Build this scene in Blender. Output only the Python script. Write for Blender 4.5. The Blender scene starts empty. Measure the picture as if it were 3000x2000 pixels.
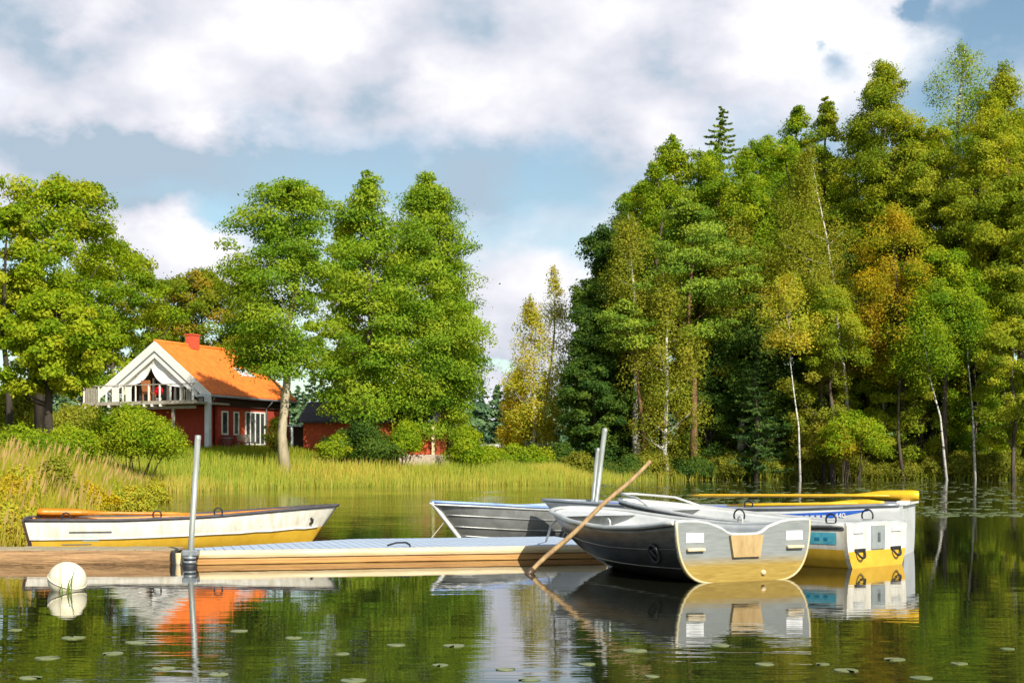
import bpy, bmesh, math, random
import numpy as np
from mathutils import Vector, Matrix

# ------------------------------------------------------------------ scene, camera, light
S = bpy.context.scene
COL = S.collection
F, HZ, CZ, CXP = 4166.7, 1365.0, 1.057, 1500.0     # photo pixels: focal length, horizon row; camera height in metres

cam_d = bpy.data.cameras.new('camera'); cam = bpy.data.objects.new('camera', cam_d); COL.objects.link(cam)
cam_d.lens = 50; cam_d.sensor_width = 36; cam_d.shift_y = (HZ - 1000) / 3000
cam_d.clip_start = 0.1; cam_d.clip_end = 5000
cam.location = (0, 0, CZ); cam.rotation_euler = (math.radians(90), 0, 0)
S.camera = cam
S.render.engine = 'CYCLES'
S.view_settings.view_transform = 'Standard'; S.view_settings.look = 'None'
S.view_settings.exposure = 0.6; S.view_settings.gamma = 1.0
S.cycles.max_bounces = 8; S.cycles.transparent_max_bounces = 8; S.cycles.diffuse_bounces = 3
S.cycles.glossy_bounces = 4; S.cycles.transmission_bounces = 4

SUN_EL = math.radians(37)
sun_az = (0.46, -0.888)
sd_ = Vector((sun_az[0] * math.cos(SUN_EL), sun_az[1] * math.cos(SUN_EL), math.sin(SUN_EL))).normalized()
sl = bpy.data.lights.new('sun', 'SUN'); sl.energy = 4.3; sl.angle = math.radians(0.5); sl.color = (1.0, 0.945, 0.84)
so = bpy.data.objects.new('sun', sl); COL.objects.link(so)
so.rotation_euler = sd_.to_track_quat('Z', 'Y').to_euler(); so.location = (20, -20, 40)

def dirpx(px, py):
    return Vector(((px - CXP) / F, 1.0, (HZ - py) / F)).normalized()

def build_world():
    w = bpy.data.worlds.new('World'); S.world = w; w.use_nodes = True
    nt = w.node_tree; N = nt.nodes; Lk = nt.links; N.clear()
    def nd(t, **k):
        n = N.new(t)
        for a, b in k.items(): setattr(n, a, b)
        return n
    def val(x):
        return x
    def math_(op, a, b=None, clamp=False):
        n = nd('ShaderNodeMath', operation=op, use_clamp=clamp)
        for i, x in enumerate((a, b)):
            if x is None: continue
            if isinstance(x, (int, float)): n.inputs[i].default_value = x
            else: Lk.new(x, n.inputs[i])
        return n.outputs[0]
    def vmath(op, a, b):
        n = nd('ShaderNodeVectorMath', operation=op)
        for i, x in enumerate((a, b)):
            if isinstance(x, (tuple, Vector)): n.inputs[i].default_value = x
            else: Lk.new(x, n.inputs[i])
        return n
    out = nd('ShaderNodeOutputWorld'); bg = nd('ShaderNodeBackground'); bg.inputs[1].default_value = 0.1
    Lk.new(bg.outputs[0], out.inputs[0])
    sky = nd('ShaderNodeTexSky', sky_type='NISHITA'); sky.sun_disc = False
    sky.sun_elevation = SUN_EL; sky.sun_rotation = math.atan2(sun_az[0], sun_az[1])
    sky.air_density = 1.0; sky.dust_density = 0.6; sky.ozone_density = 1.2
    tc = nd('ShaderNodeTexCoord'); D = tc.outputs['Generated']
    def noise(vec, scale, detail, rough, off=(0, 0, 0)):
        m = vmath('ADD', vec, off)
        n = nd('ShaderNodeTexNoise'); n.inputs['Scale'].default_value = scale
        n.inputs['Detail'].default_value = detail; n.inputs['Roughness'].default_value = rough
        Lk.new(m.outputs[0], n.inputs['Vector']); return n
    flat = vmath('MULTIPLY', D, (1.0, 1.0, 1.5)).outputs[0]
    wn = noise(flat, 13, 5, 0.6)
    wv = vmath('SUBTRACT', wn.outputs['Color'], (0.5, 0.5, 0.5)).outputs[0]
    wv = vmath('MULTIPLY', wv, (0.075, 0.075, 0.06)).outputs[0]
    DW = vmath('ADD', D, wv).outputs[0]
    def blob(px, py, rx, ry, wgt):
        c = dirpx(px, py)
        n = vmath('SUBTRACT', DW, c).outputs[0]
        n = vmath('MULTIPLY', n, (F / rx, F / rx, F / ry)).outputs[0]
        ln = nd('ShaderNodeVectorMath', operation='LENGTH'); Lk.new(n, ln.inputs[0])
        mr = nd('ShaderNodeMapRange', interpolation_type='SMOOTHSTEP')
        mr.inputs[1].default_value = 1.0; mr.inputs[2].default_value = 0.0
        mr.inputs[3].default_value = 0.0; mr.inputs[4].default_value = wgt
        Lk.new(ln.outputs['Value'], mr.inputs[0]); return mr.outputs[0]
    def total(lst):
        a = lst[0]
        for b in lst[1:]: a = math_('ADD', a, b)
        return a
    n1 = noise(flat, 7.0, 8, 0.55, (3.1, 0.7, 1.9)).outputs['Fac']
    n1 = math_('MULTIPLY', math_('SUBTRACT', n1, 0.5), 1.5)
    # where the clouds of this sky stand, by direction
    dens = total([n1] + [blob(*b) for b in (
        (300, 150, 1100, 420, 0.75), (1200, 130, 1000, 420, 0.8), (2050, 150, 900, 430, 0.8), (2500, 60, 500, 300, .35),
        (470, 730, 330, 190, 1.15), (600, 800, 300, 150, 0.6), (1560, 900, 330, 240, 1.2), (1470, 1130, 300, 130, 0.7),
        (1400, 560, 190, 130, 0.42), (100, 520, 330, 120, 0.1), (300, 370, 500, 120, 0.25), (1850, 420, 260, 180, 0.3),
        (3300, 250, 500, 130, 0.4),
        (2430, 190, 130, 80, -.5), (2385, 115, 60, 50, -0.55), (2850, 60, 240, 90, -.42), (2700, 20, 70, 70, -.9),
        (700, 500, 700, 150, 0.12), (1560, 600, 450, 160, 0.08), (300, 560, 400, 90, -.1), (1100, 700, 900, 330, .22), (200, 480, 700, 200, .3), (640, 640, 130, 110, -0.5), (1470, 1030, 140, 28, -.8))])
    # the rest of the dome, out of view: broken cumulus, overhead cover set as fill light
    sep = nd('ShaderNodeSeparateXYZ'); Lk.new(D, sep.inputs[0])
    hi = nd('ShaderNodeMapRange'); hi.inputs[1].default_value = 0.33; hi.inputs[2].default_value = 0.62
    hi.inputs[3].default_value = 0.0; hi.inputs[4].default_value = -0.12
    Lk.new(sep.outputs['Z'], hi.inputs[0])
    bk = nd('ShaderNodeMapRange'); bk.inputs[1].default_value = 0.75; bk.inputs[2].default_value = 0.2
    bk.inputs[3].default_value = 0.0; bk.inputs[4].default_value = 0.18
    Lk.new(sep.outputs['Y'], bk.inputs[0])
    dens = math_('ADD', math_('ADD', dens, hi.outputs[0]), bk.outputs[0])
    mk = nd('ShaderNodeMapRange', interpolation_type='SMOOTHSTEP')
    mk.inputs[1].default_value = -0.18; mk.inputs[2].default_value = 0.62
    Lk.new(dens, mk.inputs[0])
    # cloud brightness
    n2 = noise(flat, 9.0, 7, 0.5, (7.3, 2.7, 5.1)).outputs['Fac']
    n2 = math_('MULTIPLY', math_('SUBTRACT', n2, 0.5), 2.5)
    br = total([n2, 0.47] + [blob(*b) for b in (
        (850, 60, 330, 170, 0.65), (270, 40, 160, 170, .45), (2350, 70, 480, 190, 0.75), (1350, 210, 200, 170, 0.4), (620, 260, 300, 200, .25),
        (470, 700, 320, 200, 0.28), (1560, 850, 320, 200, 0.22), (1900, 330, 250, 160, 0.25),
        (900, 530, 1500, 190, -.95), (150, 180, 260, 160, -0.2), (1080, 330, 260, 110, -0.3), (1150, 190, 160, 140, -.25), (1850, 200, 200, 160, -.2), (200, 400, 600, 110, -0.35), (1750, 380, 200, 120, -.2))])
    cr = nd('ShaderNodeValToRGB'); Lk.new(br, cr.inputs[0])
    e = cr.color_ramp.elements
    e[0].position = 0.0; e[0].color = (0.36, 0.455, 0.55, 1)
    e[1].position = 1.0; e[1].color = (1.0, 0.985, 0.99, 1)
    m = e.new(0.22); m.color = (0.56, 0.585, 0.66, 1); m = e.new(0.5); m.color = (0.72, 0.715, 0.77, 1)
    cc = nd('ShaderNodeVectorMath', operation='SCALE'); Lk.new(cr.outputs[0], cc.inputs[0]); cc.inputs['Scale'].default_value = 8.3
    sk = nd('ShaderNodeVectorMath', operation='MULTIPLY'); Lk.new(sky.outputs[0], sk.inputs[0]); sk.inputs[1].default_value = SKYTINT
    mx = nd('ShaderNodeMix', data_type='RGBA'); Lk.new(mk.outputs[0], mx.inputs[0])
    Lk.new(sk.outputs[0], mx.inputs[6]); Lk.new(cc.outputs[0], mx.inputs[7])
    Lk.new(mx.outputs[2], bg.inputs[0])
    w.cycles.sampling_method = 'MANUAL'; w.cycles.sample_map_resolution = 1024
SKYTINT = (0.88, 0.92, 0.84)
build_world()

# ------------------------------------------------------------------ helpers
def P(px, py, d):
    return Vector(((px - CXP) / F * d, d, CZ - (py - HZ) / F * d))
def X(px, d): return (px - CXP) / F * d

def tag(o, label=None, cat=None, group=None, kind=None):
    if label: o['label'] = label
    if cat: o['category'] = cat
    if group: o['group'] = group
    if kind: o['kind'] = kind
    return o
def empty(name, loc=(0, 0, 0), rz=0.0, label=None, cat=None, group=None):
    o = bpy.data.objects.new(name, None); COL.objects.link(o)
    o.location = loc; o.rotation_euler = (0, 0, rz); o.empty_display_size = 0.2
    return tag(o, label, cat, group)

class MB:
    """collects simple shapes; build() links them as one mesh object"""
    def __init__(s): s.v = []; s.f = []; s.m = []; s.sm = []
    def add(s, vs, fs, mi=0, smooth=False):
        b = len(s.v); s.v += [tuple(v) for v in vs]
        for f in fs: s.f.append([i + b for i in f]); s.m.append(mi); s.sm.append(smooth)
    def box(s, c, size, mi=0, rot=None, bev=0.0):
        bm = bmesh.new(); bmesh.ops.create_cube(bm, size=1.0)
        for v in bm.verts: v.co = Vector((v.co.x * size[0], v.co.y * size[1], v.co.z * size[2]))
        if bev > 0:
            bmesh.ops.bevel(bm, geom=bm.edges[:], offset=bev, segments=2, affect='EDGES', profile=0.6)
        M = rot if rot is not None else Matrix.Identity(3)
        bm.verts.index_update()
        s.add([M @ v.co + Vector(c) for v in bm.verts], [[v.index for v in f.verts] for f in bm.faces], mi)
        bm.free()
    def bar(s, a, b, w, h, mi=0, up=Vector((0, 0, 1)), bev=0.0):
        a = Vector(a); b = Vector(b); d = b - a; L = d.length; y = d.normalized()
        x = y.cross(up)
        if x.length < 1e-4: x = y.cross(Vector((1, 0, 0)))
        x.normalize(); z = x.cross(y)
        R = Matrix((x, y, z)).transposed()
        s.box((a + b) / 2, (w, L, h), mi, R, bev)
    def tube(s, path, radii, sides=8, mi=0, cap=True, sx=1.0):
        path = [Vector(p) for p in path]; n = len(path)
        if isinstance(radii, (int, float)): radii = [radii] * n
        vs = []; fs = []; px = None
        for i, p in enumerate(path):
            t = (path[min(i + 1, n - 1)] - path[max(i - 1, 0)]).normalized()
            if px is None:
                px = t.orthogonal().normalized()
                if abs(t.z) < 0.95: px = t.cross(Vector((0, 0, 1))).normalized()
            px = (px - t * px.dot(t)).normalized(); q = t.cross(px)
            for k in range(sides):
                a = 2 * math.pi * k / sides
                vs.append(p + px * math.cos(a) * radii[i] * sx + q * math.sin(a) * radii[i])
        for i in range(n - 1):
            for k in range(sides):
                k2 = (k + 1) % sides
                fs.append((i * sides + k, i * sides + k2, (i + 1) * sides + k2, (i + 1) * sides + k))
        s.add(vs, fs, mi, True)
        if cap:
            s.add(vs[:sides], [list(range(sides))[::-1]], mi); s.add(vs[-sides:], [list(range(sides))], mi)
    def lathe(s, prof, c=(0, 0, 0), sides=24, mi=0):
        vs = []; fs = []; n = len(prof)
        for r, z in prof:
            for k in range(sides):
                a = 2 * math.pi * k / sides
                vs.append((c[0] + r * math.cos(a), c[1] + r * math.sin(a), c[2] + z))
        for i in range(n - 1):
            for k in range(sides):
                k2 = (k + 1) % sides
                fs.append((i * sides + k, i * sides + k2, (i + 1) * sides + k2, (i + 1) * sides + k))
        s.add(vs, fs, mi, True)
    def prism(s, poly, thick, mi=0, M=None):
        """poly in local XZ, extruded along +Y by thick"""
        n = len(poly)
        vs = [Vector((p[0], 0, p[1])) for p in poly] + [Vector((p[0], thick, p[1])) for p in poly]
        if M is not None: vs = [M @ v for v in vs]
        fs = [list(range(n)), list(range(2 * n - 1, n - 1, -1))]
        fs += [(i, (i + 1) % n + 0, (i + 1) % n + n, i + n)[::-1] for i in range(n)]
        s.add(vs, fs, mi)
    def build(s, name, mats, parent=None, loc=None, **t):
        me = bpy.data.meshes.new(name); me.from_pydata(s.v, [], s.f)
        if not isinstance(mats, (list, tuple)): mats = [mats]
        for m in mats: me.materials.append(m)
        me.polygons.foreach_set('material_index', s.m); me.polygons.foreach_set('use_smooth', s.sm)
        bm = bmesh.new(); bm.from_mesh(me)
        bmesh.ops.remove_doubles(bm, verts=bm.verts, dist=1e-5)
        bmesh.ops.recalc_face_normals(bm, faces=bm.faces); bm.to_mesh(me); bm.free()
        o = bpy.data.objects.new(name, me); COL.objects.link(o)
        if parent: o.parent = parent
        if loc is not None: o.location = loc
        return tag(o, **t)

def np_mesh(name, V, Q, mat, attr=None, parent=None, loc=None, smooth=False, **t):
    """fast mesh: V (n,3), Q (m,k) faces of k corners; attr = per-vertex float 'tone'"""
    me = bpy.data.meshes.new(name); V = np.ascontiguousarray(V, dtype=np.float32); Q = np.ascontiguousarray(Q, dtype=np.int32)
    n, k = Q.shape
    me.vertices.add(len(V)); me.vertices.foreach_set('co', V.ravel())
    me.loops.add(n * k); me.loops.foreach_set('vertex_index', Q.ravel())
    me.polygons.add(n); me.polygons.foreach_set('loop_start', np.arange(0, n * k, k, dtype=np.int32))
    me.update(calc_edges=True)
    if smooth: me.polygons.foreach_set('use_smooth', np.ones(n, dtype=bool))
    if attr is not None:
        a = me.attributes.new('tone', 'FLOAT', 'POINT'); a.data.foreach_set('value', np.ascontiguousarray(attr, dtype=np.float32))
    me.materials.append(mat)
    o = bpy.data.objects.new(name, me); COL.objects.link(o)
    if parent: o.parent = parent
    if loc is not None: o.location = loc
    return tag(o, **t)

# ------------------------------------------------------------------ materials
def new_mat(name):
    m = bpy.data.materials.new(name); m.use_nodes = True; nt = m.node_tree; nt.nodes.clear()
    o = nt.nodes.new('ShaderNodeOutputMaterial'); return m, nt, o
def ramp(nt, fac, stops):
    r = nt.nodes.new('ShaderNodeValToRGB'); e = r.color_ramp.elements
    e[0].position = stops[0][0]; e[0].color = (*stops[0][1], 1)
    e[1].position = stops[-1][0]; e[1].color = (*stops[-1][1], 1)
    for p, c in stops[1:-1]:
        x = e.new(p); x.color = (*c, 1)
    nt.links.new(fac, r.inputs[0]); return r.outputs[0]
def surf(name, col, col2=None, scale=6.0, rough=0.6, metal=0.0, bump=0.0, bscale=None, stretch=(1, 1, 1), rough_var=0.1, spec=0.5, detail=5):
    """painted / wooden / metal surface with worn, uneven colour"""
    m, nt, o = new_mat(name); L = nt.links
    b = nt.nodes.new('ShaderNodeBsdfPrincipled'); L.new(b.outputs[0], o.inputs[0])
    tc = nt.nodes.new('ShaderNodeTexCoord'); mp = nt.nodes.new('ShaderNodeMapping')
    mp.inputs['Scale'].default_value = stretch; L.new(tc.outputs['Object'], mp.inputs[0])
    n = nt.nodes.new('ShaderNodeTexNoise'); n.inputs['Scale'].default_value = scale; n.inputs['Detail'].default_value = detail
    n.inputs['Roughness'].default_value = 0.65; L.new(mp.outputs[0], n.inputs['Vector'])
    if col2 is None: col2 = tuple(c * 0.72 for c in col)
    L.new(ramp(nt, n.outputs['Fac'], [(0.32, col2), (0.62, col)]), b.inputs['Base Color'])
    b.inputs['Metallic'].default_value = metal; b.inputs['Specular IOR Level'].default_value = spec
    mr = nt.nodes.new('ShaderNodeMapRange'); mr.inputs[3].default_value = max(0.02, rough - rough_var); mr.inputs[4].default_value = min(1, rough + rough_var)
    L.new(n.outputs['Fac'], mr.inputs[0]); L.new(mr.outputs[0], b.inputs['Roughness'])
    if bump > 0:
        n2 = nt.nodes.new('ShaderNodeTexNoise'); n2.inputs['Scale'].default_value = bscale or scale * 4; n2.inputs['Detail'].default_value = 4
        L.new(mp.outputs[0], n2.inputs['Vector'])
        bp = nt.nodes.new('ShaderNodeBump'); bp.inputs['Strength'].default_value = bump; bp.inputs['Distance'].default_value = 0.02
        L.new(n2.outputs['Fac'], bp.inputs['Height']); L.new(bp.outputs[0], b.inputs['Normal'])
    return m
LG = 2.0
def leafmat(name, cols, trans=0.45, gain=1.0):
    m, nt, o = new_mat(name); L = nt.links
    a = nt.nodes.new('ShaderNodeAttribute'); a.attribute_name = 'tone'
    st = [(i / (len(cols) - 1), tuple(min(1, c * gain * LG) for c in cc)) for i, cc in enumerate(cols)]
    c = ramp(nt, a.outputs['Fac'], st)
    d = nt.nodes.new('ShaderNodeBsdfDiffuse'); t = nt.nodes.new('ShaderNodeBsdfTranslucent'); mx = nt.nodes.new('ShaderNodeMixShader')
    L.new(c, d.inputs[0])
    hs = nt.nodes.new('ShaderNodeHueSaturation'); hs.inputs['Hue'].default_value = 0.485; hs.inputs['Saturation'].default_value = 1.1; hs.inputs['Value'].default_value = 1.25
    L.new(c, hs.inputs['Color']); L.new(hs.outputs[0], t.inputs[0])
    mx.inputs[0].default_value = trans; L.new(d.outputs[0], mx.inputs[1]); L.new(t.outputs[0], mx.inputs[2])
    L.new(mx.outputs[0], o.inputs[0]); return m
LEAF = {
 'ash':    leafmat('leaf_ash', [(.045, .095, .006), (.11, .165, .008), (.19, .225, .012), (.27, .25, .02)]),
 'alder':  leafmat('leaf_alder', [(.035, .08, .008), (.085, .15, .012), (.155, .21, .016), (.23, .25, .025)]),
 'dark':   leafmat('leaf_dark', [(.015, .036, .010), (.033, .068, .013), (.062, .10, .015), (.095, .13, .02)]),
 'green':  leafmat('leaf_green', [(.035, .08, .008), (.085, .145, .01), (.16, .205, .012), (.24, .24, .015)]),
 'oak':    leafmat('leaf_oak', [(.045, .085, .008), (.105, .145, .012), (.185, .205, .016), (.265, .24, .022)]),
 'olive':  leafmat('leaf_olive', [(.07, .095, .012), (.125, .145, .014), (.18, .18, .02), (.225, .195, .028)]),
 'gold':   leafmat('leaf_gold', [(.15, .16, .01), (.25, .215, .012), (.34, .24, .012), (.21, .22, .015)]),
 'lime':   leafmat('leaf_lime', [(.12, .16, .016), (.21, .23, .022), (.29, .25, .028), (.33, .23, .025)]),
 'orange': leafmat('leaf_orange', [(.10, .14, .01), (.17, .18, .012), (.25, .19, .014), (.26, .14, .012)]),
 'russet': leafmat('leaf_russet', [(.05, .10, .008), (.10, .14, .01), (.17, .16, .014), (.22, .10, .015)]),
 'spruce': leafmat('leaf_spruce', [(.012, .035, .014), (.028, .06, .018), (.05, .085, .02), (.08, .11, .022)], .2),
 'pine':   leafmat('leaf_pine', [(.035, .075, .012), (.075, .125, .014), (.13, .175, .018), (.18, .2, .02)], .25),
 'far':    leafmat('leaf_far_haze', [(.025, .055, .036), (.045, .085, .045), (.075, .12, .05), (.10, .15, .055)], .2),  # distance haze put into the needle colour as a blue green tint
 'shrub':  leafmat('leaf_shrub', [(.045, .095, .006), (.10, .16, .008), (.17, .21, .012), (.25, .24, .015)]),
 'bank':   leafmat('leaf_bank', [(.045, .07, .010), (.10, .115, .014), (.165, .165, .02), (.22, .19, .026)]),
 'reed':   leafmat('leaf_reed', [(.11, .16, .010), (.20, .21, .018), (.28, .23, .03), (.33, .24, .065), (.31, .20, .09)], .45),
 'farreed': leafmat('leaf_farreed', [(.155, .205, .025), (.255, .255, .04), (.335, .265, .055), (.375, .25, .08)], .45),
 'meadow': leafmat('leaf_meadow', [(.06, .11, .008), (.12, .15, .012), (.19, .17, .02)], .35),
 'red':    leafmat('petal_red', [(.5, .01, .02), (.62, .02, .03)], .3),
}
def barkmat(name, c1, c2, scale=3, stretch=(1, 1, .25)):
    return surf(name, c1, c2, scale, .9, 0, .6, 14, stretch, .05, .2)
BARK = barkmat('bark_brown', (.13, .10, .075), (.05, .04, .03))
BARKD = barkmat('bark_dark', (.07, .055, .04), (.025, .02, .016))
BARKP = barkmat('bark_pale', (.50, .42, .28), (.30, .25, .16))
BARKR = barkmat('bark_pine', (.26, .13, .07), (.10, .06, .04))
def birchbark():
    m, nt, o = new_mat('bark_birch'); L = nt.links
    b = nt.nodes.new('ShaderNodeBsdfPrincipled'); L.new(b.outputs[0], o.inputs[0]); b.inputs['Roughness'].default_value = .8
    tc = nt.nodes.new('ShaderNodeTexCoord'); mp = nt.nodes.new('ShaderNodeMapping'); mp.inputs['Scale'].default_value = (1, 1, 2.2)
    L.new(tc.outputs['Object'], mp.inputs[0]); n = nt.nodes.new('ShaderNodeTexNoise'); n.inputs['Scale'].default_value = 1.6; n.inputs['Detail'].default_value = 6
    L.new(mp.outputs[0], n.inputs['Vector'])
    L.new(ramp(nt, n.outputs['Fac'], [(.38, (.05, .045, .04)), (.46, (.5, .47, .42)), (.7, (.72, .69, .62))]), b.inputs['Base Color'])
    return m
BIRCH = birchbark()

# ------------------------------------------------------------------ terrain
SHORE = np.array([(-30, -60), (-9.5, -30), (-8.6, 0), (-8.2, 14), (-7.4, 17.5), (-7.1, 20), (-8.2, 26), (-9.9, 33), (-12.2, 43), (-14.6, 54), (-16.6, 62),
                  (-14.5, 66.5), (-11.5, 71), (-6, 76), (-1, 81), (3, 88), (5, 96), (8, 103), (14, 107), (22, 109.5), (32, 108), (42, 105), (60, 98), (90, 80), (110, 40), (110, -60)], float)
def sdist(x, y):
    """signed distance to the shore, positive on land"""
    x = np.asarray(x, float); y = np.asarray(y, float); d = np.full(x.shape, 1e9); ins = np.zeros(x.shape, bool)
    n = len(SHORE)
    for i in range(n):
        a = SHORE[i]; b = SHORE[(i + 1) % n]; e = b - a
        t = np.clip(((x - a[0]) * e[0] + (y - a[1]) * e[1]) / (e @ e), 0, 1)
        if i < n - 1:
            d = np.minimum(d, np.hypot(x - a[0] - t * e[0], y - a[1] - t * e[1]))
        c = ((a[1] > y) != (b[1] > y)) & (x < (b[0] - a[0]) * (y - a[1]) / ((b[1] - a[1]) + 1e-12) + a[0])
        ins ^= c
    d = np.where((y < -60), np.hypot(0, -60 - y), d)
    return np.where(ins, -d, d)
def lerp(a, b, t): return a + (b - a) * np.clip(t, 0, 1)
def zland(x, y):
    x = np.asarray(x, float); y = np.asarray(y, float)
    s = sdist(x, y)
    zmax = np.where(x < 2, lerp(.45, 2.35, (y - 38) / 32), 2.7)
    zmax = np.where((x < 2) & (y > 60), lerp(2.35, 1.35, (x + 13) / 8), zmax)
    zmax = np.where((x >= 2) & (x < 12), lerp(1.35, 2.7, (x - 2) / 8), zmax)
    z = zmax * (1 - np.exp(-np.maximum(s, 0) / 6.0)) + np.maximum(s - 30, 0) * .012
    z = z + .10 * np.sin(x * .7 + 1.3) * np.sin(y * .53) * np.clip(s / 4, 0, 1)
    return np.where(s > 0, z - .04, np.maximum(s * .35, -1.3) - .04)
def zl(x, y): return float(zland(np.array([x]), np.array([y]))[0])
def build_ground():
    ax = np.unique(np.concatenate([np.linspace(-1500, -130, 18), np.arange(-130, -40, 6), np.arange(-40, 60, 1.5), np.arange(60, 130, 6), np.linspace(130, 1500, 18)]))
    ay = np.unique(np.concatenate([np.linspace(-600, -60, 8), np.arange(-60, 10, 5), np.arange(10, 150, 1.5), np.arange(150, 260, 8), np.linspace(260, 2500, 14)]))
    GX, GY = np.meshgrid(ax, ay); Z = zland(GX, GY)
    V = np.stack([GX, GY, Z], -1).reshape(-1, 3); nx, ny = len(ax), len(ay)
    i = np.arange(nx * ny).reshape(ny, nx)
    Q = np.stack([i[:-1, :-1], i[:-1, 1:], i[1:, 1:], i[1:, :-1]], -1).reshape(-1, 4)
    m, nt, o = new_mat('ground_soil'); L = nt.links
    b = nt.nodes.new('ShaderNodeBsdfPrincipled'); b.inputs['Roughness'].default_value = 1; b.inputs['Specular IOR Level'].default_value = .1; L.new(b.outputs[0], o.inputs[0])
    tc = nt.nodes.new('ShaderNodeTexCoord'); n = nt.nodes.new('ShaderNodeTexNoise'); n.inputs['Scale'].default_value = .35; n.inputs['Detail'].default_value = 9; n.inputs['Roughness'].default_value = .7
    L.new(tc.outputs['Object'], n.inputs['Vector'])
    L.new(ramp(nt, n.outputs['Fac'], [(.3, (.035, .045, .012)), (.5, (.075, .085, .015)), (.7, (.13, .12, .03))]), b.inputs['Base Color'])
    np_mesh('ground', V, Q, m, smooth=True, kind='structure')
build_ground()

def build_water():
    m, nt, o = new_mat('lake_water'); L = nt.links
    b = nt.nodes.new('ShaderNodeBsdfPrincipled'); L.new(b.outputs[0], o.inputs[0])
    b.inputs['Base Color'].default_value = (.010, .011, .006, 1); b.inputs['Roughness'].default_value = .0; b.inputs['IOR'].default_value = 1.5
    b.inputs['Specular IOR Level'].default_value = .5
    tc = nt.nodes.new('ShaderNodeTexCoord'); sep = nt.nodes.new('ShaderNodeSeparateXYZ'); L.new(tc.outputs['Object'], sep.inputs[0])
    def noise(scale, detail, st):
        mp = nt.nodes.new('ShaderNodeMapping'); mp.inputs['Scale'].default_value = st; L.new(tc.outputs['Object'], mp.inputs[0])
        n = nt.nodes.new('ShaderNodeTexNoise'); n.inputs['Scale'].default_value = scale; n.inputs['Detail'].default_value = detail; n.inputs['Roughness'].default_value = .5
        L.new(mp.outputs[0], n.inputs['Vector']); return n.outputs['Fac']
    def mm(op, a, bb):
        n = nt.nodes.new('ShaderNodeMath'); n.operation = op
        for i, x in enumerate((a, bb)):
            if isinstance(x, (int, float)): n.inputs[i].default_value = x
            else: L.new(x, n.inputs[i])
        return n.outputs[0]
    # ripples: calm in the lee of the pontoon and the boats, a light breeze before it and out on the lake
    cr = nt.nodes.new('ShaderNodeValToRGB'); e = cr.color_ramp.elements
    mr = nt.nodes.new('ShaderNodeMapRange'); mr.inputs[1].default_value = 5; mr.inputs[2].default_value = 65; L.new(sep.outputs['Y'], mr.inputs[0])
    e[0].position = 0; e[0].color = (.46,) * 3 + (1,); e[1].position = 1; e[1].color = (.8,) * 3 + (1,)
    for p, c in ((.045, .3), (.07, .15), (.10, .10), (.17, .06), (.23, .10), (.34, .45), (.6, 1.0)):
        x = e.new(p); x.color = (c, c, c, 1)
    L.new(mr.outputs[0], cr.inputs[0])
    patch = noise(.16, 3, (1, .5, 1))
    pr = nt.nodes.new('ShaderNodeMapRange'); pr.inputs[1].default_value = .38; pr.inputs[2].default_value = .62; pr.inputs[3].default_value = .35; pr.inputs[4].default_value = 1.25
    L.new(patch, pr.inputs[0])
    amp = mm('MULTIPLY', cr.outputs[0], pr.outputs[0])
    h = mm('ADD', mm('MULTIPLY', noise(1.9, 3, (.32, 1.5, 1)), 1.0), mm('MULTIPLY', noise(8.5, 2, (.35, 1.7, 1)), .22))
    h = mm('ADD', h, mm('MULTIPLY', noise(.5, 2, (.6, 1, 1)), .8))
    bp = nt.nodes.new('ShaderNodeBump'); bp.inputs['Strength'].default_value = 1.0; bp.inputs['Distance'].default_value = WAVE
    L.new(mm('MULTIPLY', h, amp), bp.inputs['Height']); L.new(bp.outputs[0], b.inputs['Normal'])
    xs = np.array([-60., 120.]); ys = np.array([-60., 120.])
    V = np.array([(xs[0], ys[0], 0), (xs[1], ys[0], 0), (xs[1], ys[1], 0), (xs[0], ys[1], 0)]); Q = np.array([[0, 1, 2, 3]])
    np_mesh('water', V, Q, m, kind='structure')
WAVE = 0.02
build_water()

# ------------------------------------------------------------------ vegetation
def leaf_cloud(rng, C, N, L, W, tone):
    """one bent leaf (quad) per row: centre C, normal N, length L, width W"""
    n = len(C); r = rng.normal(size=(n, 3)); T = np.cross(N, r); T /= np.linalg.norm(T, axis=1, keepdims=True) + 1e-9
    B = np.cross(N, T)
    L = np.asarray(L).reshape(-1, 1); W = np.asarray(W).reshape(-1, 1)
    V = np.stack([C - T * L * .5, C + B * W * .5 + N * L * .08, C + T * L * .5, C - B * W * .5 + N * L * .08], 1).reshape(-1, 3)
    Q = np.arange(n * 4).reshape(n, 4); return V, Q, np.repeat(tone, 4)

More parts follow.
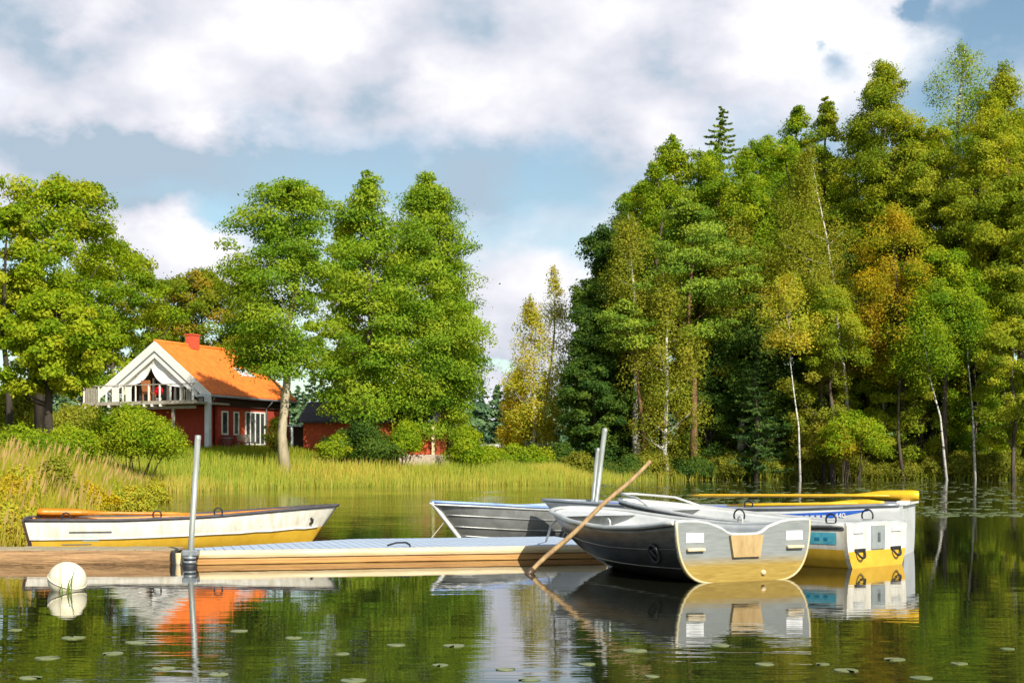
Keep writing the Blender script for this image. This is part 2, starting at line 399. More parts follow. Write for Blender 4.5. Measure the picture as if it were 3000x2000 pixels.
PROF = {
 'round':  lambda h: np.sqrt(np.clip(1 - ((h - .45) / .56) ** 2, 0.02, 1)),
 'ovate':  lambda h: np.where(h < .28, .62 + .38 * h / .28, np.clip((1 - ((h - .28) / .74) ** 1.7), .06, 1)),
 'full':   lambda h: np.where(h < .25, .68 + .32 * h / .25, np.clip((1 - ((h - .25) / .78) ** 2.3), .1, 1)),
 'column': lambda h: np.where(h < .3, .6 + .4 * h / .3, np.clip(1 - ((h - .3) / .72) ** 1.5, .08, 1)),
 'cone':   lambda h: np.clip(1.02 - h, .04, 1) ** .9,
 'dome':   lambda h: np.sqrt(np.clip(1 - h ** 2.2, .03, 1)),
 'pinetop': lambda h: np.where(h < .35, .55 + h, np.clip(.95 * (1 - ((h - .35) / .67) ** 1.6), .08, 1)),
}
def crown(rng, path, z0, z1, R, prof, nclump, nleaf, leaf, flat=.6, droop=0., rc=None, shell=.45, hole=.12, squash=1.0, aspect=.55):
    """leaf clumps filled into a profile of revolution round a (leaning) axis; returns leaves and clump centres"""
    Hc = z1 - z0; pr = PROF[prof]
    def ax(z):
        zz = [p[2] for p in path]
        return np.stack([np.interp(z, zz, [p[0] for p in path]), np.interp(z, zz, [p[1] for p in path])], -1)
    hs = []
    while len(hs) < nclump:
        h = rng.random(nclump * 3); keep = rng.random(nclump * 3) < pr(h) * .65 + .35
        hs += list(h[keep])
    h = np.array(hs[:nclump]); h[:4] = (.98, .94, .9, .86)
    # even out the clump heights a little, layers of branches
    phi = rng.random(nclump) * 2 * np.pi
    k1, k2, p1, p2 = rng.integers(2, 4), rng.integers(3, 6), rng.random() * 6, rng.random() * 6
    wob = 1 + .17 * np.sin(k1 * phi + 5 * h + p1) + .14 * np.sin(k2 * phi - 9 * h + p2) + rng.normal(size=nclump) * .13
    if rc is None: rc = .26 * R
    rf = shell + (1 - shell) * np.sqrt(rng.random(nclump))
    rad = np.maximum(pr(h) * R * wob - rc * .25, 0) * rf
    z = z0 + h * (Hc - rc * flat * .7)
    c = ax(z); cx = c[:, 0] + rad * np.cos(phi); cy = c[:, 1] + rad * np.sin(phi) * squash
    C0 = np.stack([cx, cy, z], 1)
    C0 = C0[(rng.random(nclump) > hole) | (h > .9)]
    m = len(C0); rcs = rc * (.65 + .7 * rng.random(m))
    hh = (C0[:, 2] - z0) / Hc; rcs *= np.where(hh > .9, .85, 1)
    # small pointed sprays at the very top and along the outline
    k = max(10, nclump // 9); ht = np.concatenate([1 - .17 * rng.random(k) ** .8, .15 + .8 * rng.random(k)]); pt = rng.random(2 * k) * 2 * np.pi
    rt = np.concatenate([R * .8 * np.sqrt(1 - ht[:k] + .002) * rng.random(k), pr(ht[k:]) * R * (.85 + .22 * rng.random(k))])
    zt_ = z0 + ht * Hc - .1; ca = ax(zt_)
    Ct = np.stack([ca[:, 0] + rt * np.cos(pt), ca[:, 1] + rt * np.sin(pt) * squash, zt_], 1)
    C0 = C0[hh < .95]; rcs = rcs[hh < .95]
    js = rng.integers(0, len(C0), k); aj = ax(C0[js][:, 2]); oj = C0[js] - np.stack([aj[:, 0], aj[:, 1], C0[js][:, 2] - .3 * rc], 1); oj /= np.linalg.norm(oj, axis=1, keepdims=True) + 1e-6
    Ct[k:] = C0[js] + oj * rcs[js][:, None] * (.75 + .35 * rng.random((k, 1))) * np.array([1, 1, flat])
    C0 = np.concatenate([C0, Ct]); rcs = np.concatenate([rcs, rc * (.3 + .3 * rng.random(2 * k))]); m = len(C0)
    cnt = np.maximum(12, (nleaf * np.clip((rcs / rc) ** 1.5, .15, 1.4)).astype(int))
    idx = np.repeat(np.arange(m), cnt); n = len(idx)
    dv = rng.normal(size=(n, 3)); dv /= np.linalg.norm(dv, axis=1, keepdims=True)
    rr = rng.random((n, 1)) ** .42 * (1 + .55 * (rng.random((n, 1)) < .16) * rng.random((n, 1)))
    off = dv * rr * rcs[idx][:, None]; off[:, 2] *= flat
    edge = np.hypot(off[:, 0], off[:, 1]) / rcs[idx]
    if droop: off[:, 2] -= droop * rcs[idx] * (edge ** 2 + (rng.random(n) ** 3) * 1.4)
    else: off[:, 2] -= .18 * rcs[idx] * edge ** 2
    C = C0[idx] + off
    out = C - np.stack([ax(C[:, 2])[:, 0], ax(C[:, 2])[:, 1], C[:, 2] - .4 * R], 1)
    out /= np.linalg.norm(out, axis=1, keepdims=True) + 1e-6
    Nn = out * .5 + dv * .4 + np.array([0, 0, .25]) + rng.normal(size=(n, 3)) * .55
    Nn /= np.linalg.norm(Nn, axis=1, keepdims=True)
    ct = rng.random(m); tone = np.clip(ct[idx] * .55 + rng.random(n) * .45, 0, 1)
    Ls = leaf * (.6 + .8 * rng.random(n))
    V, Q, T = leaf_cloud(rng, C, Nn, Ls, Ls * aspect, tone)
    return V, Q, T, C0
def spruce_crown(rng, path, z0, z1, R, nbr, nleaf, leaf):
    Cs, Ns, Ts = [], [], []
    zz = [p[2] for p in path]
    cen = []
    for i in range(nbr):
        h = (i + rng.random()) / nbr; z = z0 + h * (z1 - z0); phi = i * 2.4 + rng.normal() * .5
        ln = R * max(.05, (1 - h) ** .7) * (.72 + .45 * rng.random()); k = max(6, int(nleaf * (.25 + ln / R)))
        t = rng.random(k) ** .7; ax_ = np.interp(z, zz, [p[0] for p in path]); ay_ = np.interp(z, zz, [p[1] for p in path])
        wd = .22 * ln * (1.15 - t)
        lat = (rng.random(k) * 2 - 1) * wd
        x = ax_ + np.cos(phi) * ln * t - np.sin(phi) * lat; y = ay_ + np.sin(phi) * ln * t + np.cos(phi) * lat
        zb = z - .32 * ln * t + .22 * ln * t ** 3 - rng.random(k) * .16 * ln * (1 - .5 * t) - np.abs(lat) * .3
        Cs.append(np.stack([x, y, zb], 1)); Ns.append(np.stack([np.cos(phi) * .3 + rng.normal(size=k) * .45, np.sin(phi) * .3 + rng.normal(size=k) * .45, .8 + rng.normal(size=k) * .3], 1))
        Ts.append(np.clip(.2 + .5 * rng.random() + .35 * rng.random(k) * t + rng.normal(size=k) * .08, 0, 1)); cen.append((x.mean(), y.mean(), zb.mean()))
    k = 14; tz = z1 - np.linspace(0, 1, k) * (z1 - z0) * .07
    Cs.append(np.stack([np.interp(tz, zz, [p[0] for p in path]) + rng.normal(size=k) * .05 * R * .6, np.interp(tz, zz, [p[1] for p in path]) + rng.normal(size=k) * .05 * R * .6, tz], 1)); Ns.append(rng.normal(size=(k, 3))); Ts.append(np.full(k, .6))
    C = np.concatenate(Cs); Nn = np.concatenate(Ns); T = np.concatenate(Ts)
    Nn /= np.linalg.norm(Nn, axis=1, keepdims=True)
    Ls = leaf * (.6 + .8 * rng.random(len(C)))
    V, Q, TT = leaf_cloud(rng, C, Nn, Ls, Ls * .42, T)
    return V, Q, TT, np.array(cen)

def trunk_mb(rng, path, r0, cents, nlimb, zmin, sides=7):
    mb = MB(); n = len(path); zz = [p[2] for p in path]; H = zz[-1] - zz[0]
    rad = [max(.025, r0 * ((1 - (p[2] - zz[0]) / H) ** .75 * .97 + .03) * (1.35 if i == 0 else 1)) for i, p in enumerate(path)]
    mb.tube(path, rad, sides)
    def axp(z): return np.array([np.interp(z, zz, [p[0] for p in path]), np.interp(z, zz, [p[1] for p in path]), z])
    if len(cents):
        for i in rng.choice(len(cents), min(nlimb, len(cents)), replace=False):
            c = cents[i]; c2 = axp(c[2]); d = math.hypot(c[0] - c2[0], c[1] - c2[1])
            za = max(zmin, c[2] - d * (.55 + .5 * rng.random())); za = min(za, zz[-1] - .1 * H)
            a = axp(za); b = np.array(c); mid = a * .45 + b * .55 + np.array([0, 0, -.12 * d]) + rng.normal(size=3) * .06 * d
            ra = .38 * max(.05, r0 * (1 - (za - zz[0]) / H) ** .75)
            mb.tube([a, a * .7 + mid * .3, mid, b], [ra, ra * .8, ra * .55, .012], 5, cap=False)
    return mb
TN = [0]
def tree(kind, leaf, top, base, d, wpx, cbpx, label, name=None, cat='tree', bark=None, n=(64, 110), ls=.3, lean=None, r0=None, prof=None,
         group=None, nl=16, bdz=None, cxpx=None, shell=.45, hole=.12, rc=None, flat=None, droop=None, squash=1.0, gz=None):
    """top, base: photo pixels of the tip and the foot; wpx: crown width; cbpx: row of the crown's lower edge; d: distance in metres"""
    TN[0] += 1; rng = np.random.default_rng(1000 + TN[0] * 17)
    s = F / d; n = (int(n[0] * (1.5 if kind != 'spruce' else 1.2)), int(n[1] * 2.5)); ls *= .64
    xb = X(base[0], d); g = zl(xb, d) if gz is None else gz
    xt = X(top[0], d) - xb; H = CZ - (top[1] - HZ) / s - g; R = wpx / s / 2; zc = max(.15, CZ - (cbpx - HZ) / s - g)
    path = lean
    if path is None:
        k = 6; wob = rng.normal(size=(k + 1, 2)) * .012 * H; wob[0] = 0
        path = [(xt * (i / k) ** 1.2 + wob[i, 0], wob[i, 1], -.25 + (H * .985 + .25) * i / k) for i in range(k + 1)]
    else:
        path = [(X(px, d) - xb, 0.03 * i, CZ - (py - HZ) / s - g) for i, (px, py) in enumerate(path)]
        path = [(path[0][0], 0, -.25)] + path[1:]
    if cxpx is not None:   # crown stands over another column than the trunk's foot
        cp = [(X(cxpx, d) - xb + (p[0] - 0) * .3, p[1], p[2]) for p in path]; cp[-1] = (xt, cp[-1][1], cp[-1][2])
    else: cp = path
    if cp[-1][2] < H: cp = list(cp) + [(xt, cp[-1][1], H)]
    if kind == 'spruce':
        V, Q, T, c = spruce_crown(rng, cp, zc, H, R, n[0], n[1], ls)
    else:
        kw = dict(broad=dict(prof='round', flat=.6), ovate=dict(prof='full', flat=.5), birch=dict(prof='column', flat=.95, droop=.55),
                  pine=dict(prof='pinetop', flat=.32), shrub=dict(prof='dome', flat=.8))[kind]
        if prof: kw['prof'] = prof
        if flat: kw['flat'] = flat
        if droop is not None: kw['droop'] = droop
        V, Q, T, c = crown(rng, cp, zc, H, R, nclump=n[0], nleaf=n[1], leaf=ls, shell=shell, hole=hole, rc=rc, squash=squash, **kw)
    if name is None: name = {'broad': 'broadleaf_tree', 'ovate': 'alder_tree', 'birch': 'birch_tree', 'pine': 'pine_tree', 'spruce': 'spruce_tree', 'shrub': 'shrub'}[kind]
    if kind == 'shrub' and cat == 'tree': cat = 'shrub'
    root = empty(name, (xb, d, g), 0, label, cat, group)
    if bark is None: bark = {'birch': BIRCH, 'pine': BARKR, 'spruce': BARKD}.get(kind, BARK)
    if r0 is None: r0 = max(.05, H * .014)
    if kind == 'shrub':
        mb = MB()
        for i in rng.choice(len(c), min(9, len(c)), replace=False):
            a = np.array([rng.normal() * .12 * R, rng.normal() * .12 * R, -.1]); mb.tube([a, a * .5 + c[i] * .5 + np.array([0, 0, .1]), c[i]], [.035, .022, .008], 5, cap=False)
        mb.build('stem', bark, root)
    else:
        trunk_mb(rng, path, r0, c, nl, max(zc * .8, .3)).build('trunk', bark, root)
    np_mesh('crown' if kind != 'shrub' else 'foliage', V, Q, LEAF[leaf], T, root)
    return root

def blades(name, x, y, hgt, wid, tone, mat, rng, lean=.18, z=None, plume=None, **t):
    n = len(x); z = zland(x, y) if z is None else z
    z = np.maximum(z, -.35) - .03
    a = rng.random(n) * 2 * np.pi; la = rng.normal(size=n) * lean + .05; la2 = rng.normal(size=n) * lean * .6
    ca, sa = np.cos(a), np.sin(a)
    B = np.stack([x, y, z], 1); hw = wid / 2
    mid = B + np.stack([la * hgt * .35, la2 * hgt * .35, hgt * .58], 1); tip = B + np.stack([la * hgt, la2 * hgt, hgt], 1)
    sd = np.stack([ca * hw, sa * hw, np.zeros(n)], 1)
    V = [B - sd, B + sd, mid + sd * .8, mid - sd * .8]; Q1 = np.stack([np.arange(n), np.arange(n) + n, np.arange(n) + 2 * n, np.arange(n) + 3 * n], 1)
    V += [tip + sd * .12, tip - sd * .12]
    Q2 = np.stack([np.arange(n) + 3 * n, np.arange(n) + 2 * n, np.arange(n) + 4 * n, np.arange(n) + 5 * n], 1)
    Q = np.concatenate([Q1, Q2]); T = np.concatenate([tone] * 6)
    if plume is not None and plume.any():
        p = np.where(plume)[0]; k = len(p); b0 = 6 * n; tp = tip[p]; pw = (.014 + .016 * rng.random(k))[:, None]; ph = (.16 + .14 * rng.random(k))[:, None] * np.array([[.25, 0, 1.]])
        s2 = np.stack([np.cos(a[p]), np.sin(a[p]), np.zeros(k)], 1) * pw
        V += [tp - ph * .3, tp + s2 + ph * .2, tp + ph, tp - s2 + ph * .2]
        Q = np.concatenate([Q, b0 + np.stack([np.arange(k), np.arange(k) + k, np.arange(k) + 2 * k, np.arange(k) + 3 * k], 1)])
        T = np.concatenate([T] + [np.clip(.82 + .18 * rng.random(k), 0, 1)] * 4)
    return np_mesh(name, np.concatenate(V), Q, mat, T, **t)
def vnoise(x, y, sc, seed=0):
    r = np.random.default_rng(seed); o = np.zeros_like(x)
    for i in range(6):
        k = r.normal(size=2) * sc; o += np.sin(k[0] * x + k[1] * y + r.random() * 6.3)
    return o / 6 * 1.4

def build_reeds():
    rng = np.random.default_rng(5)
    # tall reeds on the near left bank
    n = 90000; y = 15 + 47 * rng.random(n) ** 1.5; x = -26 + 20 * rng.random(n)
    s = sdist(x, y); edge = -.55 + .5 * vnoise(x, y, .7, 3)
    inl = 5.5 + .12 * y
    k = (s > edge) & (s < inl) & (np.abs(x) / y < .47) & (y > 16.3); x, y, s = x[k], y[k], s[k]
    n = len(x); h = (.78 + .42 * rng.random(n)) * (1 + .22 * vnoise(x, y, .5, 4)) * np.clip(.72 + s * .25, .6, 1.12) * np.clip(1.15 - (y - 17) * .004, .9, 1.2)
    t = np.clip(.33 + .26 * vnoise(x, y, .45, 8) + .16 * rng.normal(size=n) + np.clip((21 - y) / 30, 0, .2), 0, .8)
    blades('reed_bed', x, y, h, .012 + .012 * rng.random(n), t, LEAF['reed'], rng, .14, plume=rng.random(n) < .07, kind='stuff', label='tall tan and green reeds on the left bank behind the white boat', cat='reeds')
    # reed belt along the far left shore
    n = 150000; y = 58 + 46 * rng.random(n); x = -19 + 33 * rng.random(n); s = sdist(x, y)
    wide = np.where(x < 3, 3.2, 2.2) + .8 * vnoise(x, y, .25, 9)
    thin = np.where(x > 2.5, np.clip(1 - (x - 2.5) / 13, .12, 1), 1)
    k = (s > -wide) & (s < 2.5) & (vnoise(x, y, 1.1, 51) > -.75) & (rng.random(n) < np.where(s < -wide + 1.2, .35, 1) * thin); x, y, s = x[k], y[k], s[k]; n = len(x)
    h = (.75 + .35 * rng.random(n)) * (1 + .15 * vnoise(x, y, .5, 14))
    t = np.clip(.36 + .24 * vnoise(x, y, .3, 18) + .2 * rng.normal(size=n), 0, 1)
    blades('reed_belt', x, y, h, .022 + .02 * rng.random(n), t, LEAF['farreed'], rng, .1, kind='stuff', label='sunlit yellow green reeds standing along the far shore before the red house', cat='reeds')
    # meadow on the slope up to the house
    n = 190000; y = 40 + 62 * rng.random(n); x = -44 + 52 * rng.random(n); s = sdist(x, y)
    k = (s > 1.0) & (s < 24) & (np.abs(x) / y < .44); x, y, s = x[k], y[k], s[k]; n = len(x)
    h = (.3 + .4 * rng.random(n)) * (1 + .25 * vnoise(x, y, .3, 24)) * np.clip(1.15 - s * .05, .35, 1)
    t = np.clip(.55 + .3 * vnoise(x, y, .22, 28) + .22 * rng.normal(size=n), 0, 1)
    blades('meadow_grass', x, y, h, .03 + .02 * rng.random(n), t, LEAF['meadow'], rng, .2, kind='stuff', label='long yellow grass on the slope below the red house', cat='grass')
    # forest floor and bank growth
    n = 60000; x = 4 + 52 * rng.random(n); y = 96 + 30 * rng.random(n); s = sdist(x, y)
    k = (s > -.3) & (s < 12); x, y, s = x[k], y[k], s[k]; n = len(x)
    h = (.35 + .5 * rng.random(n)) * (1 + .5 * vnoise(x, y, .6, 34)); t = np.clip(.4 + .3 * vnoise(x, y, .4, 38) + .25 * rng.normal(size=n), 0, 1)
    blades('bank_undergrowth', x, y, np.maximum(h, .1), .07 + .06 * rng.random(n), t, LEAF['bank'], rng, .45, kind='stuff', label='dark olive undergrowth along the foot of the forest bank', cat='undergrowth')
build_reeds()
# ------------------------------------------------------------------ trees of the left shore
G1 = 'trees around the red house'
tree('broad', 'ash', (175, 508), (112, 1235), 64, 400, 980, 'tall bright green tree with dark trunk at the left picture edge', n=(78, 140), ls=.26, bark=BARKD, nl=26, shell=.45, hole=.34, group=G1, lean=[(118, 1235), (116, 1000), (122, 780), (150, 620), (170, 515)], r0=.24)
tree('broad', 'ash', (15, 600), (14, 1215), 61, 260, 1010, 'bright green tree cut off by the left picture edge, thin dark trunk', n=(60, 150), ls=.26, bark=BARKD, nl=16, shell=.35, hole=.2, group=G1, r0=.17)
tree('broad', 'ash', (165, 850), (148, 1225), 56, 280, 1140, 'low bright green tree with short dark trunk left of the house balcony', n=(70, 150), ls=.24, bark=BARKD, nl=16, group=G1, r0=.24)
tree('broad', 'green', (330, 690), (330, 1200), 92, 290, 1140, 'dark green tree directly behind the gable peak of the house', n=(70, 140), ls=.3, group=G1)
tree('broad', 'green', (240, 760), (250, 1180), 97, 220, 1150, 'shaded tree between the tall left tree and the house gable', n=(50, 140), ls=.3, group=G1)
tree('broad', 'russet', (590, 785), (585, 1260), 106, 300, 1120, 'round tree with reddish tinged leaves behind the orange roof', n=(80, 140), ls=.32, group=G1)
tree('broad', 'russet', (450, 800), (470, 1240), 110, 220, 1130, 'olive green round tree behind the red brick chimney', n=(56, 140), ls=.32, group=G1)
tree('ovate', 'alder', (870, 512), (838, 1365), 72.6, 320, 1100, 'alder with bare pale trunk standing before the red house wall', n=(120, 150), ls=.24, bark=BARKP, nl=24, shell=.22, hole=.2, group=G1, cxpx=812, r0=.27, prof='round', flat=.42, rc=1.0)
tree('ovate', 'alder', (1075, 503), (1085, 1325), 81.5, 255, 1215, 'slim peaked alder in the middle of the tree group right of the house', n=(100, 140), ls=.28, group=G1, flat=.42, rc=1.15)
tree('ovate', 'alder', (1255, 503), (1150, 1325), 86, 345, 1270, 'large dense alder with peaked top above the red shed', n=(210, 160), ls=.25, bark=BARKP, group=G1, cxpx=1222, flat=.42, rc=1.15, shell=.4, r0=.2)
tree('ovate', 'alder', (1300, 780), (1310, 1325), 90, 140, 1240, 'lower alder at the right edge of the group beside the shed', n=(80, 140), ls=.25, group=G1, flat=.42, rc=1.0)
tree('ovate', 'green', (1010, 620), (1000, 1325), 100, 200, 1260, 'shaded alder filling the gap behind the slim peaked alder', n=(60, 140), ls=.3, group=G1, flat=.45)
GB = 'yellow birches beside the forest'
tree('birch', 'lime', (1628, 772), (1596, 1320), 118, 155, 1290, 'taller yellow birch with pointed top left of the dark forest', n=(62, 46), ls=.27, nl=14, group=GB, hole=.2, rc=.75, r0=.16)
tree('birch', 'lime', (1553, 858), (1566, 1325), 112, 165, 1290, 'shorter golden birch with white trunk beside the taller yellow birch', n=(72, 52), ls=.27, nl=14, group=GB, hole=.1, rc=.8, r0=.17, lean=[(1566, 1325), (1566, 1100), (1558, 960), (1553, 862)])
tree('birch', 'gold', (1515, 1075), (1510, 1325), 114, 90, 1300, 'small low birch with orange leaves left of the golden birch', n=(46, 70), ls=.27, nl=8, group=GB, rc=.75)
GS = 'bushes on the left shore'
tree('shrub', 'shrub', (398, 1192), (398, 1310), 60, 245, 1305, 'rounded green bush growing before the house balcony', n=(80, 130), ls=.17, group=GS, rc=.62)
tree('shrub', 'shrub', (70, 1258), (60, 1330), 47, 170, 1320, 'light green bush at the left picture edge above the reeds', n=(50, 130), ls=.15, group=GS, rc=.5)
tree('shrub', 'shrub', (205, 1255), (205, 1330), 50, 140, 1320, 'light green bush between the left edge bush and the rounded bush', n=(50, 130), ls=.15, group=GS, rc=.5)
tree('shrub', 'olive', (225, 1195), (225, 1260), 66, 190, 1255, 'yellow brown bush below the left end of the balcony', n=(46, 120), ls=.2, group=GS, rc=.65)
tree('shrub', 'olive', (60, 1125), (60, 1260), 68, 180, 1255, 'yellow brown bush behind the low tree at the left edge', n=(46, 120), ls=.2, group=GS, rc=.65)
tree('shrub', 'dark', (1065, 1232), (1065, 1335), 80, 200, 1330, 'dark green bush hiding the middle of the shed wall', n=(50, 120), ls=.2, group=GS, rc=.55)
tree('shrub', 'shrub', (985, 1272), (985, 1335), 79, 100, 1332, 'small light bush at the left end of the shed', n=(24, 110), ls=.18, group=GS, rc=.42)
tree('shrub', 'shrub', (1185, 1240), (1180, 1318), 81, 90, 1312, 'leafy bush before the right corner of the shed', n=(34, 110), ls=.2, group=GS, rc=.5, hole=.3)
tree('shrub', 'shrub', (1362, 1250), (1362, 1350), 83, 110, 1345, 'bright bush right of the shed gable', n=(40, 110), ls=.2, group=GS, rc=.5)
tree('shrub', 'olive', (806, 1225), (806, 1320), 79, 62, 1312, 'small yellowing bush between the glass doors and the pale trunk', n=(20, 90), ls=.16, group=GS, rc=.36, hole=.3)
for i, (px, lab, lf) in enumerate(((1360, 'hedge bush under the left end of the white railing', 'shrub'), (1430, 'hedge bush under the small lamp post by the railing', 'shrub'),
                                   (1500, 'hedge bush below the golden birch', 'green'), (1565, 'hedge bush below the right end of the railing, nearest the forest', 'shrub'), (1640, 'dark hedge bush touching the forest edge', 'dark'))):
    tree('shrub', lf, (px, 1300 + 6 * (i % 2)), (px, 1375), 93 + i * 1.5, 105, 1372, 'green ' + lab, n=(38, 100), ls=.21, group='hedge bushes on the bank', rc=.55)

# ------------------------------------------------------------------ forest on the right shore
GF = 'trees of the lakeside forest'
def ft(*a, **k):
    k.setdefault('group', GF); a = list(a)
    a[5] *= 1.15
    if a[6] < 1000: a[6] += 100
    return tree(*a, **k)
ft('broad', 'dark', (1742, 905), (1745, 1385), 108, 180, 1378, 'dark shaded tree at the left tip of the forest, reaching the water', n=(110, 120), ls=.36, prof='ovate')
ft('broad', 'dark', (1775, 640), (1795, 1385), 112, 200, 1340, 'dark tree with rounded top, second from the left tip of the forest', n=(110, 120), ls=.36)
ft('birch', 'olive', (1850, 618), (1868, 1380), 108, 130, 960, 'weeping pale green birch crown at the upper left forest edge', n=(60, 80), ls=.27, rc=1.0, droop=.8, prof='round', hole=.3)
ft('broad', 'green', (1992, 388), (2000, 1360), 120, 250, 900, 'dense green crown left of the pointed spruce, highest of the left side', n=(110, 130), ls=.34, prof='ovate')
ft('broad', 'green', (1880, 520), (1890, 1360), 121, 190, 1000, 'green crown stepping down left of the dense green crown', n=(80, 130), ls=.34)
ft('spruce', 'pine', (2112, 308), (2112, 1350), 124, 300, 800, 'pointed spruce standing above the left half of the forest', n=(120, 90), ls=.4)
ft('pine', 'pine', (2020, 560), (2030, 1370), 109, 330, 1000, 'pine with flat layered branches in the forest left of the leaning birch', n=(70, 130), ls=.3, rc=1.25, nl=20, hole=.1, shell=.3)
ft('pine', 'pine', (1830, 880), (1900, 1375), 106, 190, 1020, 'low pine branch layers reaching out over the dark forest edge', n=(16, 120), ls=.28, rc=1.1, nl=10)
ft('birch', 'olive', (1948, 790), (1952, 1385), 106, 190, 1300, 'golden olive birch hanging down to the water at the forest edge', n=(85, 80), ls=.28, rc=.95, droop=.7, prof='full', hole=.35)
ft('broad', 'dark', (2140, 700), (2140, 1370), 116, 280, 1250, 'dark tree in the shade right of the golden olive birch', n=(90, 120), ls=.36)
ft('birch', 'olive', (2372, 425), (2492, 1245), 112, 270, 920, 'tall leaning birch with long bare white trunk in the middle of the forest', n=(120, 80), ls=.27, rc=1.1, nl=26, cxpx=2360, hole=.2, r0=.17,
   lean=[(2492, 1262), (2478, 1120), (2455, 960), (2440, 800), (2420, 680), (2395, 560), (2375, 430)])
ft('broad', 'green', (2245, 385), (2250, 1350), 126, 210, 900, 'green crown right of the pointed spruce', n=(80, 130), ls=.34)
ft('broad', 'green', (2345, 290), (2352, 1350), 130, 170, 760, 'left one of the twin green tops behind the leaning birch', n=(70, 120), ls=.34, prof='ovate')
ft('broad', 'oak', (2418, 282), (2430, 1350), 127, 160, 760, 'right one of the twin green tops behind the leaning birch', n=(70, 120), ls=.34, prof='ovate')
ft('pine', 'oak', (2580, 165), (2565, 1340), 121, 230, 720, 'tall bright crown with spiky top right of the twin tops', n=(130, 110), ls=.3, rc=1.0, flat=.7)
ft('birch', 'green', (2800, 128), (2855, 1315), 121, 215, 620, 'airy birch crown, the highest in the forest', n=(85, 90), ls=.27, rc=1.2, hole=.3, prof='round', droop=.35, nl=24)
ft('pine', 'oak', (2950, 185), (2962, 1320), 117, 230, 760, 'yellow green pointed crown at the upper right picture corner', n=(130, 110), ls=.32, rc=1.1, flat=.75, prof='column')
ft('birch', 'orange', (2612, 590), (2648, 1330), 108, 200, 1090, 'orange leaved tree in the middle of the forest', n=(70, 80), ls=.27, rc=.95, hole=.3, nl=14, droop=.3, prof='round', r0=.13, bark=BARK)
ft('broad', 'oak', (2705, 345), (2700, 1330), 118, 220, 900, 'green crown between the spiky top and the airy birch', n=(100, 130), ls=.33)
ft('broad', 'oak', (2860, 400), (2872, 1320), 114, 240, 900, 'broad light green crown below the airy birch', n=(110, 130), ls=.33)
ft('broad', 'oak', (2990, 500), (3000, 1320), 110, 230, 1000, 'broad light green crown at the right picture edge', n=(100, 130), ls=.33)
ft('broad', 'green', (2765, 720), (2770, 1320), 108, 230, 1060, 'grey green crown right of the orange leaved tree', n=(90, 120), ls=.3)
ft('broad', 'oak', (2965, 930), (2972, 1330), 104, 190, 1290, 'low bright green tree at the right picture edge near the water', n=(60, 120), ls=.3)
ft('birch', 'lime', (2312, 800), (2346, 1340), 105, 165, 1010, 'slender birch with straight white trunk closest to the water', n=(34, 70), ls=.27, rc=.85, nl=10, r0=.09, hole=.45, prof='full', lean=[(2346, 1340), (2340, 1250), (2325, 1140), (2316, 1060), (2312, 905)])
ft('birch', 'green', (2700, 850), (2778, 1330), 105, 150, 1090, 'slender birch whose white trunk leans left near the right side', n=(50, 70), ls=.27, rc=.85, nl=10, r0=.10, lean=[(2778, 1330), (2755, 1220), (2728, 1120), (2712, 1020), (2700, 860)])
ft('birch', 'green', (2828, 820), (2858, 1318), 106, 120, 1000, 'thin birch with grey white trunk right of the leaning slender birch', n=(40, 70), ls=.27, rc=.8, nl=10, r0=.09, lean=[(2858, 1318), (2850, 1200), (2836, 1050), (2828, 830)])
ft('broad', 'oak', (2432, 830), (2440, 1330), 108, 190, 1080, 'small yellow green tree beside the leaning birch trunk', n=(56, 100), ls=.27)
ft('pine', 'dark', (2672, 760), (2692, 1335), 111, 150, 1010, 'dark trunked pine behind the orange leaved tree', n=(34, 110), ls=.3, rc=1.0, r0=.26, bark=BARKD)
ft('birch', 'orange', (2560, 930), (2592, 1250), 113, 120, 1100, 'small birch with orange leaves and pale trunk below the orange tree', n=(46, 70), ls=.27, rc=.75, nl=10, r0=.12)
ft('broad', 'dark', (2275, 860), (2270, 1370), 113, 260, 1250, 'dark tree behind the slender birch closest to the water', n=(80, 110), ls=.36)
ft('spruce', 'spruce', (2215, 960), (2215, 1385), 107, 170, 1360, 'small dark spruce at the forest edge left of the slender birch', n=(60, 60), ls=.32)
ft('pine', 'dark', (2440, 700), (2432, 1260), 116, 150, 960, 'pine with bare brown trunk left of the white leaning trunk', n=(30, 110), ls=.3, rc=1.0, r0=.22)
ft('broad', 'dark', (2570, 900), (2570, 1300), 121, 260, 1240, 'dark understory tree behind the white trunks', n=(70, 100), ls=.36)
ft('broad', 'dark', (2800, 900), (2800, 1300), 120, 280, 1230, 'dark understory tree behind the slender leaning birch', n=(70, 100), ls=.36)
ft('birch', 'olive', (2150, 560), (2170, 1360), 114, 180, 1000, 'brownish birch crown between the spruce and the leaning birch', n=(80, 80), ls=.27, rc=1.0)
ft('broad', 'oak', (3085, 420), (3085, 1330), 112, 240, 1200, 'light green crown just cut by the right picture edge behind the low bright tree', n=(80, 110), ls=.36)
